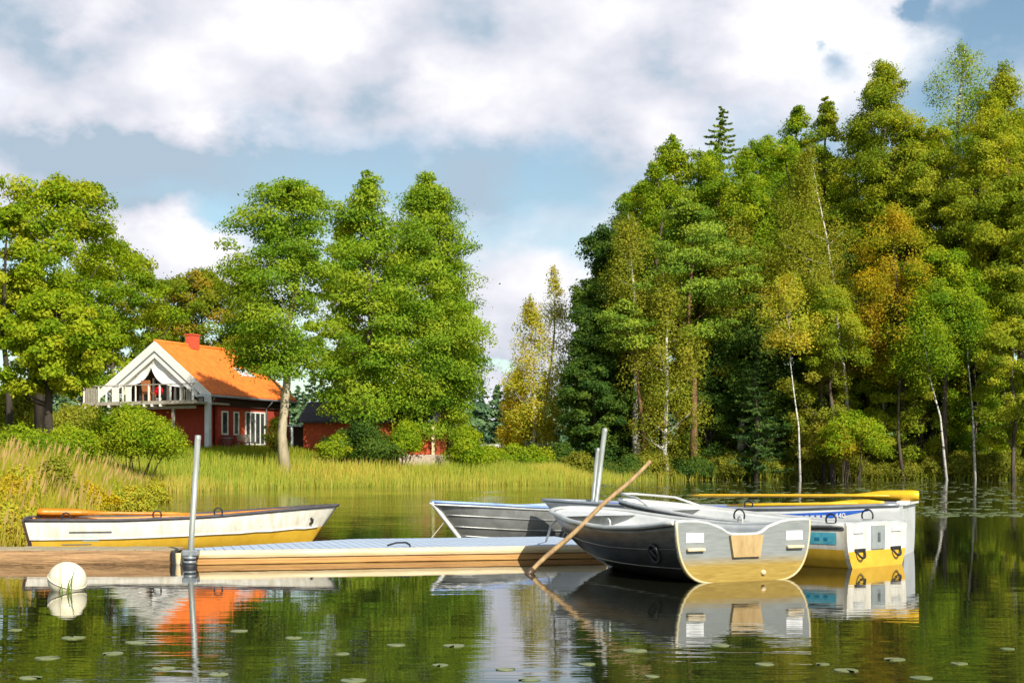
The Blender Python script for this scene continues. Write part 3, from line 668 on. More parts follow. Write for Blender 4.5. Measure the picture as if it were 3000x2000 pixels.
MID = [(2060, 760, 'olive', 'olive crown in the shade below the layered pine'), (2200, 720, 'olive', 'brownish olive crown left of the leaning birch trunk'), (2330, 640, 'oak', 'yellow green crown behind the top of the slender straight birch'),
       (2500, 600, 'oak', 'light green crown just right of the white leaning trunk'), (2540, 780, 'gold', 'yellow leaved crown left of the orange tree'), (2690, 620, 'oak', 'light green crown right above the orange tree'), (2660, 880, 'olive', 'olive crown below the orange tree'),
       (2790, 560, 'oak', 'light green crown right of the orange tree top'), (2870, 700, 'green', 'mid green crown above the thin grey birch'), (2930, 640, 'oak', 'yellow green crown below the upper right pointed crown'), (2390, 880, 'olive', 'olive crown behind the slender straight birch'),
       (2230, 560, 'green', 'green crown between the pointed spruce and the leaning birch'), (2100, 480, 'green', 'green crown at the foot of the pointed spruce tip'), (1930, 470, 'green', 'green crown beside the dense left crown')]
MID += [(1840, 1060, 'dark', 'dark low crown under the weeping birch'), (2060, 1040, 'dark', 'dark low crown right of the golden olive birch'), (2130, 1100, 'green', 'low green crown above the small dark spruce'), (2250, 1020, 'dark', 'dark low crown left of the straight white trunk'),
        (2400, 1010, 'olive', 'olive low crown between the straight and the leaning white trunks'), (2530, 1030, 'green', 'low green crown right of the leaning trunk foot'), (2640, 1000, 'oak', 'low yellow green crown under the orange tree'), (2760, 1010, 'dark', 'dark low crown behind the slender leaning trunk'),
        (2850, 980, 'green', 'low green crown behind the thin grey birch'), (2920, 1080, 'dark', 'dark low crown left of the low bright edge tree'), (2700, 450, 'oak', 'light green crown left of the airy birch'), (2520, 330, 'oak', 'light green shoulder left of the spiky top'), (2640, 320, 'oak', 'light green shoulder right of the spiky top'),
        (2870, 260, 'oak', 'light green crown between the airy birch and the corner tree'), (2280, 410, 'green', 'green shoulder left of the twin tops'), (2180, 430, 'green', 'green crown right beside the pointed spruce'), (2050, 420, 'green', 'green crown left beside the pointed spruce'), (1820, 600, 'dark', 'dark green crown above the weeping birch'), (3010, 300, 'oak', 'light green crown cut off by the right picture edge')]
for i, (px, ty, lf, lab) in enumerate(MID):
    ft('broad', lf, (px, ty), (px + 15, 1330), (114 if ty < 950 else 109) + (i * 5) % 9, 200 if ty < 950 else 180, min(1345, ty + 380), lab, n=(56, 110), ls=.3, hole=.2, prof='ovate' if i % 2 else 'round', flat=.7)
BK = [(1790, 800, 'dark'), (1900, 640, 'dark'), (2000, 520, 'green'), (2110, 560, 'dark'), (2220, 480, 'green'), (2330, 420, 'green'), (2440, 430, 'green'), (2550, 360, 'green'), (2660, 380, 'green'), (2770, 330, 'oak'), (2880, 330, 'oak'), (2990, 330, 'green'), (3100, 400, 'green')]
for i, (px, ty, lf) in enumerate(BK):
    ft('broad', lf, (px, ty), (px + 10, 1330), 134 + (i % 3) * 5, 260, 1180, 'tree deep in the forest, mostly hidden behind nearer crowns', n=(75, 100), ls=.45, group='hidden trees deep in the forest')
BUSH = [('yellow leaved low bush at the foot of the white leaning trunk', 2500, 1205, 'shrub', 230, 105.5), ('small orange bush below the yellow leaved bush', 2470, 1265, 'orange', 60, 104.5)]
for lab, px, ty, lf, w, d in BUSH:
    tree('shrub', lf, (px, ty), (px, 1330), d, w, 1318, lab, n=(36, 90), ls=.26, group='bushes along the forest bank', rc=.75, hole=.25)
LM = ['below the dark left tip of the forest', 'below the rounded dark tree', 'below the weeping birch', 'left of the golden olive birch foot', 'below the golden olive birch', 'right of the golden olive birch foot', 'left of the small dark spruce',
      'below the small dark spruce', 'left of the slender straight birch', 'at the foot of the slender straight birch', 'below the left end of the yellow bush', 'below the middle of the yellow bush', 'below the right end of the yellow bush', 'left of the dark pine trunk',
      'at the foot of the dark pine trunk', 'at the foot of the slender leaning birch', 'right of the slender leaning birch', 'at the foot of the thin grey birch', 'below the low bright tree at the right edge', 'at the right picture edge']
rr = random.Random(4)
for i, lm in enumerate(LM):
    px = 1705 + i * 68 + rr.uniform(-18, 18); x0 = None
    for dd in np.arange(96, 114, .25):
        if float(sdist(np.array([X(px, dd)]), np.array([dd]))[0]) > .7: x0 = dd; break
    d = (x0 or 107) + rr.uniform(0, .8); ty = rr.uniform(1310, 1352) if i < 7 else rr.uniform(1325, 1362)
    tree('shrub', ('dark' if i < 8 and i % 3 else 'bank'), (px, ty), (px, 1402), d, rr.uniform(85, 125), 1400, 'low dark shrub on the bank ' + lm, n=(34, 80), ls=.24, group='bushes along the forest bank', rc=.6)

HB_ = [('tan gold herb clump between the reeds and the white boat stern', 30, 1400, 1540, 21.5, 120, 'gold'), ('pale green herb clump at the left edge nearest the pier', 20, 1470, 1600, 19.5, 110, 'lime'), ('yellow herb clump behind the stern of the white boat', 375, 1430, 1492, 33, 130, 'lime'), ('golden herb clump left of the yellow herb clump on the reed bank', 265, 1425, 1500, 29, 120, 'gold'), ('low green herb clump at the end of the reed bank', 455, 1415, 1460, 42, 70, 'lime'), ('leafy green herb clump among the reeds at the left edge', 60, 1360, 1500, 25, 110, 'lime'), ('brownish herb clump among the tan reeds', 170, 1340, 1480, 28, 130, 'olive')]
for lab, px, ty, by_, d, w, lf in HB_:
    tree('shrub', lf, (px, ty), (px, by_), d, w, by_, lab, name='herb_clump', cat='herb', n=(30, 60), ls=.10, group='herbs on the reed bank', rc=.24, hole=.4)
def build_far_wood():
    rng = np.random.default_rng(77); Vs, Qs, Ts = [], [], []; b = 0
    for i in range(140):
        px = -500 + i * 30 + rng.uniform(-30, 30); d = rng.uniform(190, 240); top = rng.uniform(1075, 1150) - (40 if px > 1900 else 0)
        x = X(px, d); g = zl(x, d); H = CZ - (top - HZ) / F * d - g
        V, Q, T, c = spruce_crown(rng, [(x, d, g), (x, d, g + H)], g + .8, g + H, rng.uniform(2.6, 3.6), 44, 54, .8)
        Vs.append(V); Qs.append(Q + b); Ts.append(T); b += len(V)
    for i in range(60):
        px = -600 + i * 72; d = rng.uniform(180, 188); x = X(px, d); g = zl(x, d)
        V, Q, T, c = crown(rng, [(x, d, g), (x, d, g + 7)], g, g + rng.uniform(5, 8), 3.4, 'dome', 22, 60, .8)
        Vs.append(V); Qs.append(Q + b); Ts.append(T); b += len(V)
    np_mesh('far_wood', np.concatenate(Vs), np.concatenate(Qs), LEAF['far'], np.concatenate(Ts), kind='stuff', label='far-off conifer wood tinted blue green for haze beyond the gap between the shores', cat='wood')
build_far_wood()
# ------------------------------------------------------------------ materials of the built things
M_ALU = surf('aluminium_hull', (.42, .43, .41), (.30, .30, .28), 5, .42, .55, .06, 30, (1, 1, 1), .12)
M_ALUD = surf('shade_dark_aluminium', (.11, .105, .092), (.055, .05, .042), 4, .32, .8, .06, 30, (1, 1, 3), .12)  # side shade and dark water reflection worked into the base colour
M_ALUL = surf('aluminium_bright', (.66, .66, .62), (.50, .50, .47), 6, .38, .3, .04, 40)
M_WHITE = surf('white_gelcoat', (.80, .76, .66), (.58, .53, .40), 5, .35, 0, .03, 20, (2.5, 2.5, .5))
M_WHITE2 = surf('white_paint', (.82, .80, .74), (.68, .66, .60), 5, .45, 0, .03, 20)
M_GREYW = surf('grey_white_gelcoat', (.60, .61, .60), (.48, .49, .47), 4, .4, 0, .02, 20)
M_YEL = surf('yellow_bottom_paint', (.76, .47, .045), (.64, .36, .025), 5, .38, 0, .03, 18)
M_ORW = surf('orange_varnished_wood', (.70, .25, .015), (.50, .15, .01), 8, .4, 0, .15, 20, (1, 6, 6))
M_OAR = surf('yellow_oar_paint', (.85, .50, .02), (.74, .40, .015), 6, .4, 0, .02, 25)
M_BLK = surf('black_rubber', (.025, .025, .03), (.012, .012, .014), 12, .6, 0, .1, 50)
M_BLUE = surf('blue_paint', (.03, .13, .55), (.02, .08, .38), 7, .35)
M_TEAL = surf('teal_sticker', (.05, .34, .47), (.16, .50, .55), 9, .4)
M_TEALD = surf('dark_teal_print', (.02, .20, .36), (.02, .26, .40), 9, .4)
M_PLY = surf('plywood_pad', (.50, .36, .17), (.36, .23, .08), 9, .7, 0, .2, 40, (1, 1, .4))
M_STICK = surf('white_sticker', (.86, .86, .86), (.80, .80, .80), 10, .5)
M_DKIN = surf('dark_lettering', (.12, .13, .13), (.07, .08, .08), 10, .5)
M_GALV = surf('galvanised_steel', (.40, .42, .38), (.26, .28, .24), 8, .5, .35, .08, 40, (1, 1, .3))
M_DECK = surf('blue_grey_deck', (.44, .52, .62), (.34, .41, .50), 3, .75, 0, .3, 30, (1, 5, 1))
M_CREAM = surf('weathered_cream_plank', (.80, .66, .42), (.66, .47, .22), 3.5, .6, 0, .25, 25, (.4, 4, 4))
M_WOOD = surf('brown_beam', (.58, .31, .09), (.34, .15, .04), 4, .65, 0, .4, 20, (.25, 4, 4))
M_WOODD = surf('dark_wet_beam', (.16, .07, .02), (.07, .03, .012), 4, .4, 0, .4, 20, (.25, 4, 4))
M_PIER = surf('weathered_pier_wood', (.46, .27, .12), (.17, .09, .035), 7, .75, 0, .9, 26, (.25, 5, 5))
M_PIERT = surf('grey_pier_top', (.40, .33, .20), (.28, .22, .12), 5, .8, 0, .4, 20, (.4, 3, 3))
M_ROPE = surf('pale_rope', (.62, .58, .50), (.42, .38, .32), 40, .9, 0, .5, 90)
M_STICKW = surf('brown_pole_wood', (.42, .28, .12), (.24, .14, .055), 7, .65, 0, .3, 30, (3, 3, .5))
M_TIP = surf('dark_wet_wood', (.10, .06, .03), (.05, .03, .02), 8, .4)
M_BUOY = surf('cream_buoy_plastic', (.84, .78, .58), (.70, .62, .40), 5, .45, 0, .04, 30)
M_PAD = surf('lily_pad', (.20, .22, .08), (.11, .14, .04), 9, .3, 0, .1, 30)
M_PADF = surf('far_pad_and_glint', (.19, .23, .12), (.12, .15, .07), 3, .12)  # pads coloured paler so they double as glints on the water
M_RED = surf('falu_red_boards', (.42, .055, .022), (.27, .028, .014), 5, .85, 0, .5, 16, (9, 9, .3))
M_REDL = surf('shed_and_sunlit_red_boards', (.58, .10, .03), (.46, .07, .02), 5, .85, 0, .5, 16, (9, 9, .3))  # shed boards, and the sunlit strip painted on the house wall
M_TILE = surf('orange_roof_tile', (.90, .22, .022), (.74, .145, .014), 3, .75, 0, .3, 12)
M_BRICK = surf('red_brick', (.62, .10, .04), (.45, .07, .03), 8, .85, 0, .5, 25)
M_TRIM = surf('white_trim', (.84, .81, .74), (.74, .71, .63), 3, .55, 0, .05, 12)
M_GTRIM = surf('grey_white_trim', (.62, .66, .66), (.52, .55, .55), 3, .5)
M_CLOTH = surf('white_sailcloth', (.86, .85, .80), (.78, .77, .72), 4, .85)
M_GREYM = surf('grey_gutter_metal', (.33, .36, .38), (.24, .26, .28), 5, .4, .4)
M_DWOOD_SHADE = surf('dark_brown_stain_and_shade', (.06, .03, .02), (.035, .02, .014), 6, .8, 0, .3, 20)  # dark wood; also paints the shade under the eave and in the porch
M_GWOOD = surf('greyed_wood', (.42, .37, .29), (.28, .24, .18), 6, .85, 0, .3, 25, (1, 1, .4))
M_ROOFD = surf('dark_felt_roof', (.05, .05, .055), (.03, .03, .033), 5, .8, 0, .3, 20)
M_STONE = surf('pale_stone', (.58, .47, .36), (.40, .31, .23), 4, .9, 0, .6, 9)
M_WICK = surf('orange_brown_wicker', (.48, .17, .05), (.32, .10, .03), 20, .7)
M_PALEY = surf('pale_canvas', (.75, .68, .42), (.62, .56, .34), 9, .8)
M_POT = surf('pale_pot', (.66, .60, .55), (.52, .47, .42), 8, .7)
def glassmat():
    m, nt, o = new_mat('window_glass'); b = nt.nodes.new('ShaderNodeBsdfPrincipled'); nt.links.new(b.outputs[0], o.inputs[0])
    tc = nt.nodes.new('ShaderNodeTexCoord'); n = nt.nodes.new('ShaderNodeTexNoise'); n.inputs['Scale'].default_value = 1.2; nt.links.new(tc.outputs['Object'], n.inputs['Vector'])
    nt.links.new(ramp(nt, n.outputs['Fac'], [(.35, (.03, .04, .04)), (.65, (.10, .12, .11))]), b.inputs['Base Color'])
    b.inputs['Roughness'].default_value = .04; b.inputs['Specular IOR Level'].default_value = .9
    bp = nt.nodes.new('ShaderNodeBump'); bp.inputs['Strength'].default_value = .15; bp.inputs['Distance'].default_value = .05; nt.links.new(n.outputs['Fac'], bp.inputs['Height']); nt.links.new(bp.outputs[0], b.inputs['Normal'])
    return m
M_GLASS = glassmat()
def transommat():
    """grey gelcoat with an ochre scum line up to the loaded waterline"""
    m, nt, o = new_mat('stained_transom'); L = nt.links; b = nt.nodes.new('ShaderNodeBsdfPrincipled'); L.new(b.outputs[0], o.inputs[0])
    tc = nt.nodes.new('ShaderNodeTexCoord'); sp = nt.nodes.new('ShaderNodeSeparateXYZ'); L.new(tc.outputs['Object'], sp.inputs[0])
    mp = nt.nodes.new('ShaderNodeMapping'); mp.inputs['Scale'].default_value = (1, 2, 22); L.new(tc.outputs['Object'], mp.inputs[0])
    n = nt.nodes.new('ShaderNodeTexNoise'); n.inputs['Scale'].default_value = 3; n.inputs['Detail'].default_value = 6; L.new(mp.outputs[0], n.inputs['Vector'])
    a = nt.nodes.new('ShaderNodeMath'); a.operation = 'MULTIPLY_ADD'; a.inputs[1].default_value = .07; L.new(n.outputs['Fac'], a.inputs[0]); L.new(sp.outputs['Z'], a.inputs[2])
    g = ramp(nt, n.outputs['Fac'], [(.3, (.20, .22, .21)), (.7, (.27, .285, .27))])
    y = ramp(nt, n.outputs['Fac'], [(.3, (.27, .17, .025)), (.7, (.40, .28, .06))])
    mr = nt.nodes.new('ShaderNodeMapRange'); mr.inputs[1].default_value = .18; mr.inputs[2].default_value = .28; L.new(a.outputs[0], mr.inputs[0])
    mx = nt.nodes.new('ShaderNodeMix'); mx.data_type = 'RGBA'; L.new(mr.outputs[0], mx.inputs[0]); L.new(y, mx.inputs[6]); L.new(g, mx.inputs[7]); L.new(mx.outputs[2], b.inputs['Base Color'])
    b.inputs['Roughness'].default_value = .5; return m
M_TRANSOM = transommat()

# ------------------------------------------------------------------ boats
def interp(tab):
    xs = [a for a, _ in tab]; ys = [b for _, b in tab]
    # smooth (cosine-free) monotone interpolation by fine polyline + smoothing
    fx = np.linspace(0, 1, 201); fy = np.interp(fx, xs, ys)
    for _ in range(3):
        k = np.pad(fy, 6, mode='edge'); k[:6] = 2 * fy[0] - fy[6:0:-1]; k[-6:] = 2 * fy[-1] - fy[-2:-8:-1]; fy = np.convolve(k, np.ones(13) / 13, 'valid')
    return lambda t: float(np.interp(t, fx, fy))
class Hull:
    """hull form: x towards the bow, z = 0 at the waterline"""
    def __init__(s, L, beam, sheer, rake=.5, keel=-.12, p0=.45, p1=1.0, q0=1.0, q1=1.1, krise=.06, blunt=.5, sr=0.):
        s.sr = sr
        s.L, s.rake, s.k0, s.p0, s.p1, s.q0, s.q1, s.kr, s.blunt = L, rake, keel, p0, p1, q0, q1, krise, blunt
        s.hb_ = interp(beam); s.sh = interp(sheer)
    def hb(s, t):
        w = s.hb_(t)
        if t > .86: w = s.hb_(.86) * max(0, 1 - ((t - .86) / .14) ** (1 / s.blunt)) ** s.blunt if s.blunt < 1 else s.hb_(.86) * (1 - (t - .86) / .14)
        return w
    def keel(s, t): return s.k0 + s.kr * max(0, (t - .6) / .4) ** 2
    def pt(s, t, u, side, inset=0.):
        th = u * math.pi / 2; p = s.p0 + (s.p1 - s.p0) * t ** 1.5; q = s.q0 + (s.q1 - s.q0) * t
        k = s.keel(t) + inset; h = s.sh(t) - k
        y = max(0, s.hb(t) - inset) * math.sin(th) ** p; z = k + h * (1 - math.cos(th) ** q)
        zr = (z - s.keel(t)) / (s.sh(t) - s.keel(t))
        x = (s.L - s.rake) * t + s.rake * t ** 3 * zr
        x -= s.sr * (1 - t) ** 5 * zr
        if inset: x = x - inset * t ** 4 * 1.2 + inset * (1 - t) ** 6
        return Vector((x, side * y, z))
    TS = [0, .05, .1, .16, .22, .3, .38, .46, .54, .62, .7, .76, .81, .86, .9, .93, .955, .975, .99, 1.0]
    zline = None
    def us(s, t):
        ub = .5
        if s.zline:
            zt = s.zline(t); ub = .93
            for j in range(1, 61):
                if s.pt(t, j / 60, 1).z >= zt: ub = max(.08, j / 60); break
        return [ub * j / 6 for j in range(7)] + [ub + (1 - ub) * j / 8 for j in range(1, 9)], ub
    def shell(s, mb, mi_of, inset=0., nu=14):
        U = [s.us(t)[0] for t in s.TS]
        for side in (1, -1):
            vs = [s.pt(t, U[i][j], side, inset) for i, t in enumerate(s.TS) for j in range(nu + 1)]
            groups = {}
            for i in range(len(s.TS) - 1):
                for j in range(nu):
                    a = i * (nu + 1) + j; f = (a, a + 1, a + nu + 2, a + nu + 1)
                    zc = sum(vs[k].z for k in f) / 4
                    groups.setdefault(mi_of(s.TS[i], j, zc), []).append(f)
            for mi, fs in groups.items(): mb.add(vs, fs, mi, True)
    def rim(s, off=0., dz=0., us=1.0):
        r = [s.pt(t, us, 1) for t in s.TS] + [s.pt(t, us, -1) for t in reversed(s.TS[:-1])]
        return [v + Vector((0, 0, dz)) for v in r]
    def section(s, t=0, n=18):
        return [s.pt(t, j / n, -1) for j in range(n, 0, -1)] + [s.pt(t, j / n, 1) for j in range(0, n + 1)]
    def half_at(s, t, z, inset=.03):
        best = 0
        for j in range(41):
            v = s.pt(t, j / 40, 1, inset)
            if v.z <= z: best = v.y
        return best

def make_boat(name, label, loc, ang, H, hull_m, bottom_m, inside_m, rim_m, rim_r=.022, thwarts=(.3, .62), thwart_m=None, thwart_z=.24, transom_m=None, top=None, ring=None, foredeck=0):
    root = empty(name, loc, ang, label, 'boat')
    mb = MB(); H.shell(mb, lambda t, j, z: 1 if j < 6 else 0)
    H.shell(mb, lambda t, u, z: 2, inset=.035)
    # rim strip closes the two shells
    for side in (1, -1):
        vs = [H.pt(t, 1, side) for t in H.TS] + [H.pt(t, 1, side, .035) for t in H.TS]; n = len(H.TS)
        mb.add(vs, [(i, i + 1, n + i + 1, n + i) for i in range(n - 1)], 0)
    mb.build('hull', [hull_m, bottom_m, inside_m], root)
    # transom
    sec = H.section(0); zt = H.sh(0); w = H.hb(0)
    if top is None: top = [(-w * (1 - k / 8 * 2), zt + .012 * math.sin(math.pi * k / 8)) for k in range(1, 8)]
    poly = [(v.y, v.z) for v in sec] + [(a, b) for a, b in reversed(top)]
    mb = MB(); n = len(poly); sk = lambda z: -H.sr * (z - H.keel(0)) / (zt - H.keel(0)); vs = [Vector((-.035 + sk(z), y, z)) for y, z in poly] + [Vector((.012 + sk(z), y, z)) for y, z in poly]
    bm = bmesh.new(); vv = [bm.verts.new(v) for v in vs]
    bm.faces.new(vv[:n]); bm.faces.new(vv[n:][::-1])
    for i in range(n): bm.faces.new((vv[i], vv[(i + 1) % n], vv[(i + 1) % n + n], vv[i + n]))
    bm.verts.index_update()
    mb.add([v.co.copy() for v in bm.verts], [[v.index for v in f.verts] for f in bm.faces], 0); bm.free()
    mb.build('transom', transom_m or hull_m, root)
    mb = MB(); path = H.rim(dz=.004)
    mb.tube(path, rim_r, 8, sx=1.25)
    tp = [Vector((-.012 - H.sr, path[-1].y, path[-1].z))] + [Vector((-.012 - H.sr, a, b)) for a, b in top] + [Vector((-.012 - H.sr, path[0].y, path[0].z))]
    mb.tube(tp, rim_r * .95, 8); mb.build('gunwale', rim_m, root)
    for t in thwarts:
        x = H.pt(t, .8, 1).x; hy = H.half_at(t, thwart_z) - .005
        mb = MB(); mb.box((x, 0, thwart_z), (.26, hy * 2, .035), 0, bev=.008)
        mb.build('thwart', thwart_m or inside_m, root)
    if foredeck:
        t0 = 1 - foredeck; ts = [t for t in np.linspace(t0, 1, 8)]
        vs = [H.pt(t, .97, 1, .01) for t in ts] + [H.pt(t, .97, -1, .01) for t in ts]; mb = MB()
        mb.add(vs, [(i, i + 1, 9 + i, 8 + i) for i in range(7)], 0, True); mb.build('foredeck', inside_m, root)
    return root
def rowlock(root, H, t, side, mat, r=.05):
    b = H.pt(t, 1, side); mb = MB()
    mb.tube([b + Vector((r * math.cos(a), 0, .02 + r * .2 + r * math.sin(a) + r * .5)) for a in np.linspace(-.5, math.pi + .5, 12)], .010, 6)
    mb.box(b + Vector((0, 0, .015)), (.11, .035, .03), 0, bev=.006); return mb.build('rowlock', mat, root)
def text_mesh(body, size, mat, name='lettering'):
    cu = bpy.data.curves.new('t', 'FONT'); cu.body = body; cu.size = size; cu.extrude = .001; cu.align_x = 'CENTER'; cu.align_y = 'CENTER'
    ob = bpy.data.objects.new('t', cu); COL.objects.link(ob); dg = bpy.context.evaluated_depsgraph_get()
    me = bpy.data.meshes.new_from_object(ob.evaluated_get(dg)); bpy.data.objects.remove(ob); bpy.data.curves.remove(cu)
    me.materials.append(mat); o = bpy.data.objects.new(name, me); COL.objects.link(o); return o
def side_patch(H, side, t0, t1, u0f, u1f, mat, name, parent, off=.004, n=14):
    """a decal laid on the hull side between two curves of the girth"""
    mb = MB(); vs = []
    for i in range(n + 1):
        t = t0 + (t1 - t0) * i / n
        ua, ub = u0f(i / n), u1f(i / n)
        for u in [ua + (ub - ua) * k / 6 for k in range(7)]:
            a = H.pt(t, u, side); du = H.pt(t, min(1, u + .02), side) - H.pt(t, u - .02, side); dt = H.pt(t + .01, u, side) - H.pt(t - .01, u, side)
            nn = dt.cross(du).normalized()
            if nn.y * side < 0: nn = -nn
            vs.append(a + nn * off)
    mb.add(vs, [(7 * i + k, 7 * i + k + 1, 7 * i + k + 8, 7 * i + k + 7) for i in range(n) for k in range(6)], 0, True)
    return mb.build(name, mat, parent)
def frame_on(H, side, t, u, off=.006):
    a = H.pt(t, u, side); du = H.pt(t, min(1, u + .02), side) - H.pt(t, u - .02, side); dt = H.pt(t + .01, u, side) - H.pt(t - .01, u, side)
    x = (-dt if side > 0 else dt).normalized(); nn = dt.cross(du).normalized()
    if nn.y * side < 0: nn = -nn
    y = nn.cross(x).normalized(); M = Matrix((x, y, nn)).transposed().to_4x4(); M.translation = a + nn * off; return M

# near aluminium boat with the broad stern towards the camera
sx, sy = X(2177, 13.12), 13.12; bx, by = X(1672, 16.0), 16.0
ang = math.atan2(by - sy, bx - sx); LA = math.hypot(bx - sx, by - sy)
HA = Hull(LA, [(0, .76), (.25, .79), (.5, .78), (.7, .71), (.86, .54), (1, .3)], [(0, .545), (.25, .48), (.5, .455), (.75, .49), (1, .585)], rake=.95, keel=-.02, p0=.36, p1=.95, q0=.9, krise=.02, blunt=.55)
w = HA.hb(0); zt = HA.sh(0)
topA = [(-.68, zt + .008), (-.52, zt + .004), (-.41, zt - .012), (-.27, zt - .055), (-.20, zt - .10), (-.14, zt - .118), (0, zt - .122), (.14, zt - .118), (.20, zt - .10), (.27, zt - .058), (.41, zt - .012), (.52, zt + .006), (.68, zt + .01)]
boatA = make_boat('rowing_boat', 'grey aluminium boat with broad notched stern facing the viewer, nearest of the boats', (sx, sy, 0), ang, HA, M_ALUD, M_ALUD, M_GREYW, M_ALUL, .024, transom_m=M_TRANSOM, top=topA, thwarts=(.28, .58), foredeck=.12)
mb = MB(); sec = HA.section(0); mb.tube([Vector((-.022, v.y * .985, v.z + .008)) for v in sec], .017, 6); mb.build('transom_edge', surf('stained_edge', (.62, .55, .36), (.55, .42, .14), 3, .5), boatA)
mb = MB(); M_ = Matrix.Identity(4)
mb.prism([(-.185, .425), (.185, .425), (.15, .225), (-.15, .225)], .03, 0, Matrix.Translation((-.036, 0, 0)) @ Matrix.Rotation(math.pi / 2, 4, 'Z')); mb.build('motor_pad', M_PLY, boatA)
for sgn in (1, -1):
    mb = MB(); mb.box((-.038, sgn * .56, .41), (.006, .19, .085)); st = mb.build('sticker', M_STICK, boatA)
    mb = MB()
    for k in range(3): mb.box((-.0425, sgn * .56, .432 - k * .02), (.002, .13 - .03 * k, .006))
    mb.build('faint_print', M_GREYW, st)
    mb = MB(); mb.box((-.055, sgn * .56, .305), (.04, .19, .028), 0, bev=.01); mb.build('handle', M_CREAM, boatA)
    rowlock(boatA, HA, .45, sgn, M_ALUL, .04)
mb = MB(); mb.lathe([(0, .02), (.022, .02), (.026, 0)], (0, 0, 0), 12); o = mb.build('drain_plug', M_CREAM, boatA); o.location = (-.036, -.20, .075); o.rotation_euler = (0, -math.pi / 2, 0)
for uo in (.5, .75):   # pressed strakes along the sides
    for sgn in (1, -1):
        mb = MB(); mb.tube([HA.pt(t, uo, sgn) for t in HA.TS[:-1]], .009, 6); mb.build('strake', M_ALUD, boatA)
M4 = frame_on(HA, 1, .15, .70, .004); mb = MB(); mb.tube([(.07 * math.cos(a), .085 * math.sin(a), .004) for a in np.linspace(0, 2 * math.pi, 21)], .016, 6, cap=False); mb.tube([(-.03, .04, .004), (0, .0, .012), (.03, -.04, .004)], .014, 6); o = mb.build('side_fitting', M_BLK, boatA); o.matrix_local = M4
# white boat with yellow bottom, stern to the right
sx, sy = X(2562, 15.05), 15.05; bx, by = X(1815, 17.55), 17.55
ang = math.atan2(by - sy, bx - sx); LB = math.hypot(bx - sx, by - sy)
HB = Hull(LB, [(0, .60), (.3, .67), (.55, .66), (.75, .54), (.86, .40), (1, .1)], [(0, .445), (.3, .43), (.6, .48), (1, .64)], rake=.65, keel=-.12, p0=.42, p1=1.05, q0=.9, blunt=.8)
HB.zline = lambda t: .185 + .10 * t ** 2
boatB = make_boat('rowing_boat', 'white boat with yellow bottom and two black stern handles, pointing left behind the nearest boat', (sx, sy, 0), ang, HB, M_WHITE, M_YEL, M_GREYW, M_ALUL, .024, transom_m=M_WHITE, thwarts=(.3, .6), foredeck=.2)
sec = HB.section(0)
low = [(v.y * 1.0, v.z) for v in sec if v.z < .175]; mb = MB(); low = [(low[0][0], .175)] + low + [(low[-1][0], .175)]
mb.prism([(a, b) for a, b in low], .004, 0, Matrix.Translation((-.036, 0, 0)) @ Matrix.Rotation(math.pi / 2, 4, 'Z')); mb.build('stern_bottom_paint', M_YEL, boatB)
mb = MB(); mb.box((-.044, 0, .31), (.02, .26, .25), 0, bev=.006); pl = mb.build('motor_plate', surf('grey_motor_plate', (.30, .33, .32), (.22, .25, .24), 9, .5), boatB)
mb = MB(); mb.box((-.056, .0, .31), (.004, .05, .10)); mb.build('dark_print', M_DKIN, pl)
for sgn in (1, -1):
    mb = MB(); y0 = sgn * .36
    mb.box((-.045, y0, .185), (.02, .20, .035), 0, bev=.008)
    mb.tube([Vector((-.05 - .035 * math.sin(a), y0 + .075 * math.cos(a), .18 - .075 * math.sin(a))) for a in np.linspace(0, math.pi, 9)], .012, 6); mb.build('stern_handle', M_BLK, boatB)
    mb = MB(); mb.box((-.042, sgn * .38, .385), (.014, .19, .05), 0, bev=.004); mb.build('corner_bracket', M_GREYW, boatB)
mb = MB(); mb.tube([p + Vector((0, 0, -.035)) for p in HB.rim()], .013, 6); mb.build('rubbing_strip', M_BLK, boatB)
side_patch(HB, 1, .03, .30, lambda k: .80, lambda k: .935, M_TEAL, 'side_sticker', boatB)
for k, wd in enumerate((.05, .03, .045, .03, .05, .04)):
    M4 = frame_on(HB, 1, .24 - .034 * k, .865, .007); mb = MB(); mb.box((0, 0, 0), (wd, .028, .003)); o = mb.build('sticker_lettering', M_TEALD, boatB); o.matrix_local = M4
rowlock(boatB, HB, .05, 1, M_BLK, .06); rowlock(boatB, HB, .42, 1, M_BLK, .07); rowlock(boatB, HB, .16, -1, M_BLK, .07)
mb = MB(); r_ = [HB.pt(t, 1, 1) for t in (.80, .88, .94, .985)]; l_ = [HB.pt(t, 1, -1) for t in (.985, .94, .88, .80)]
mb.tube([r_[0] + Vector((0, 0, .01))] + [p + Vector((-.03, 0, .085)) for p in r_[1:] + l_[:-1]] + [l_[-1] + Vector((0, 0, .01))], .014, 8); mb.build('bow_rail', M_ALUL, boatB)
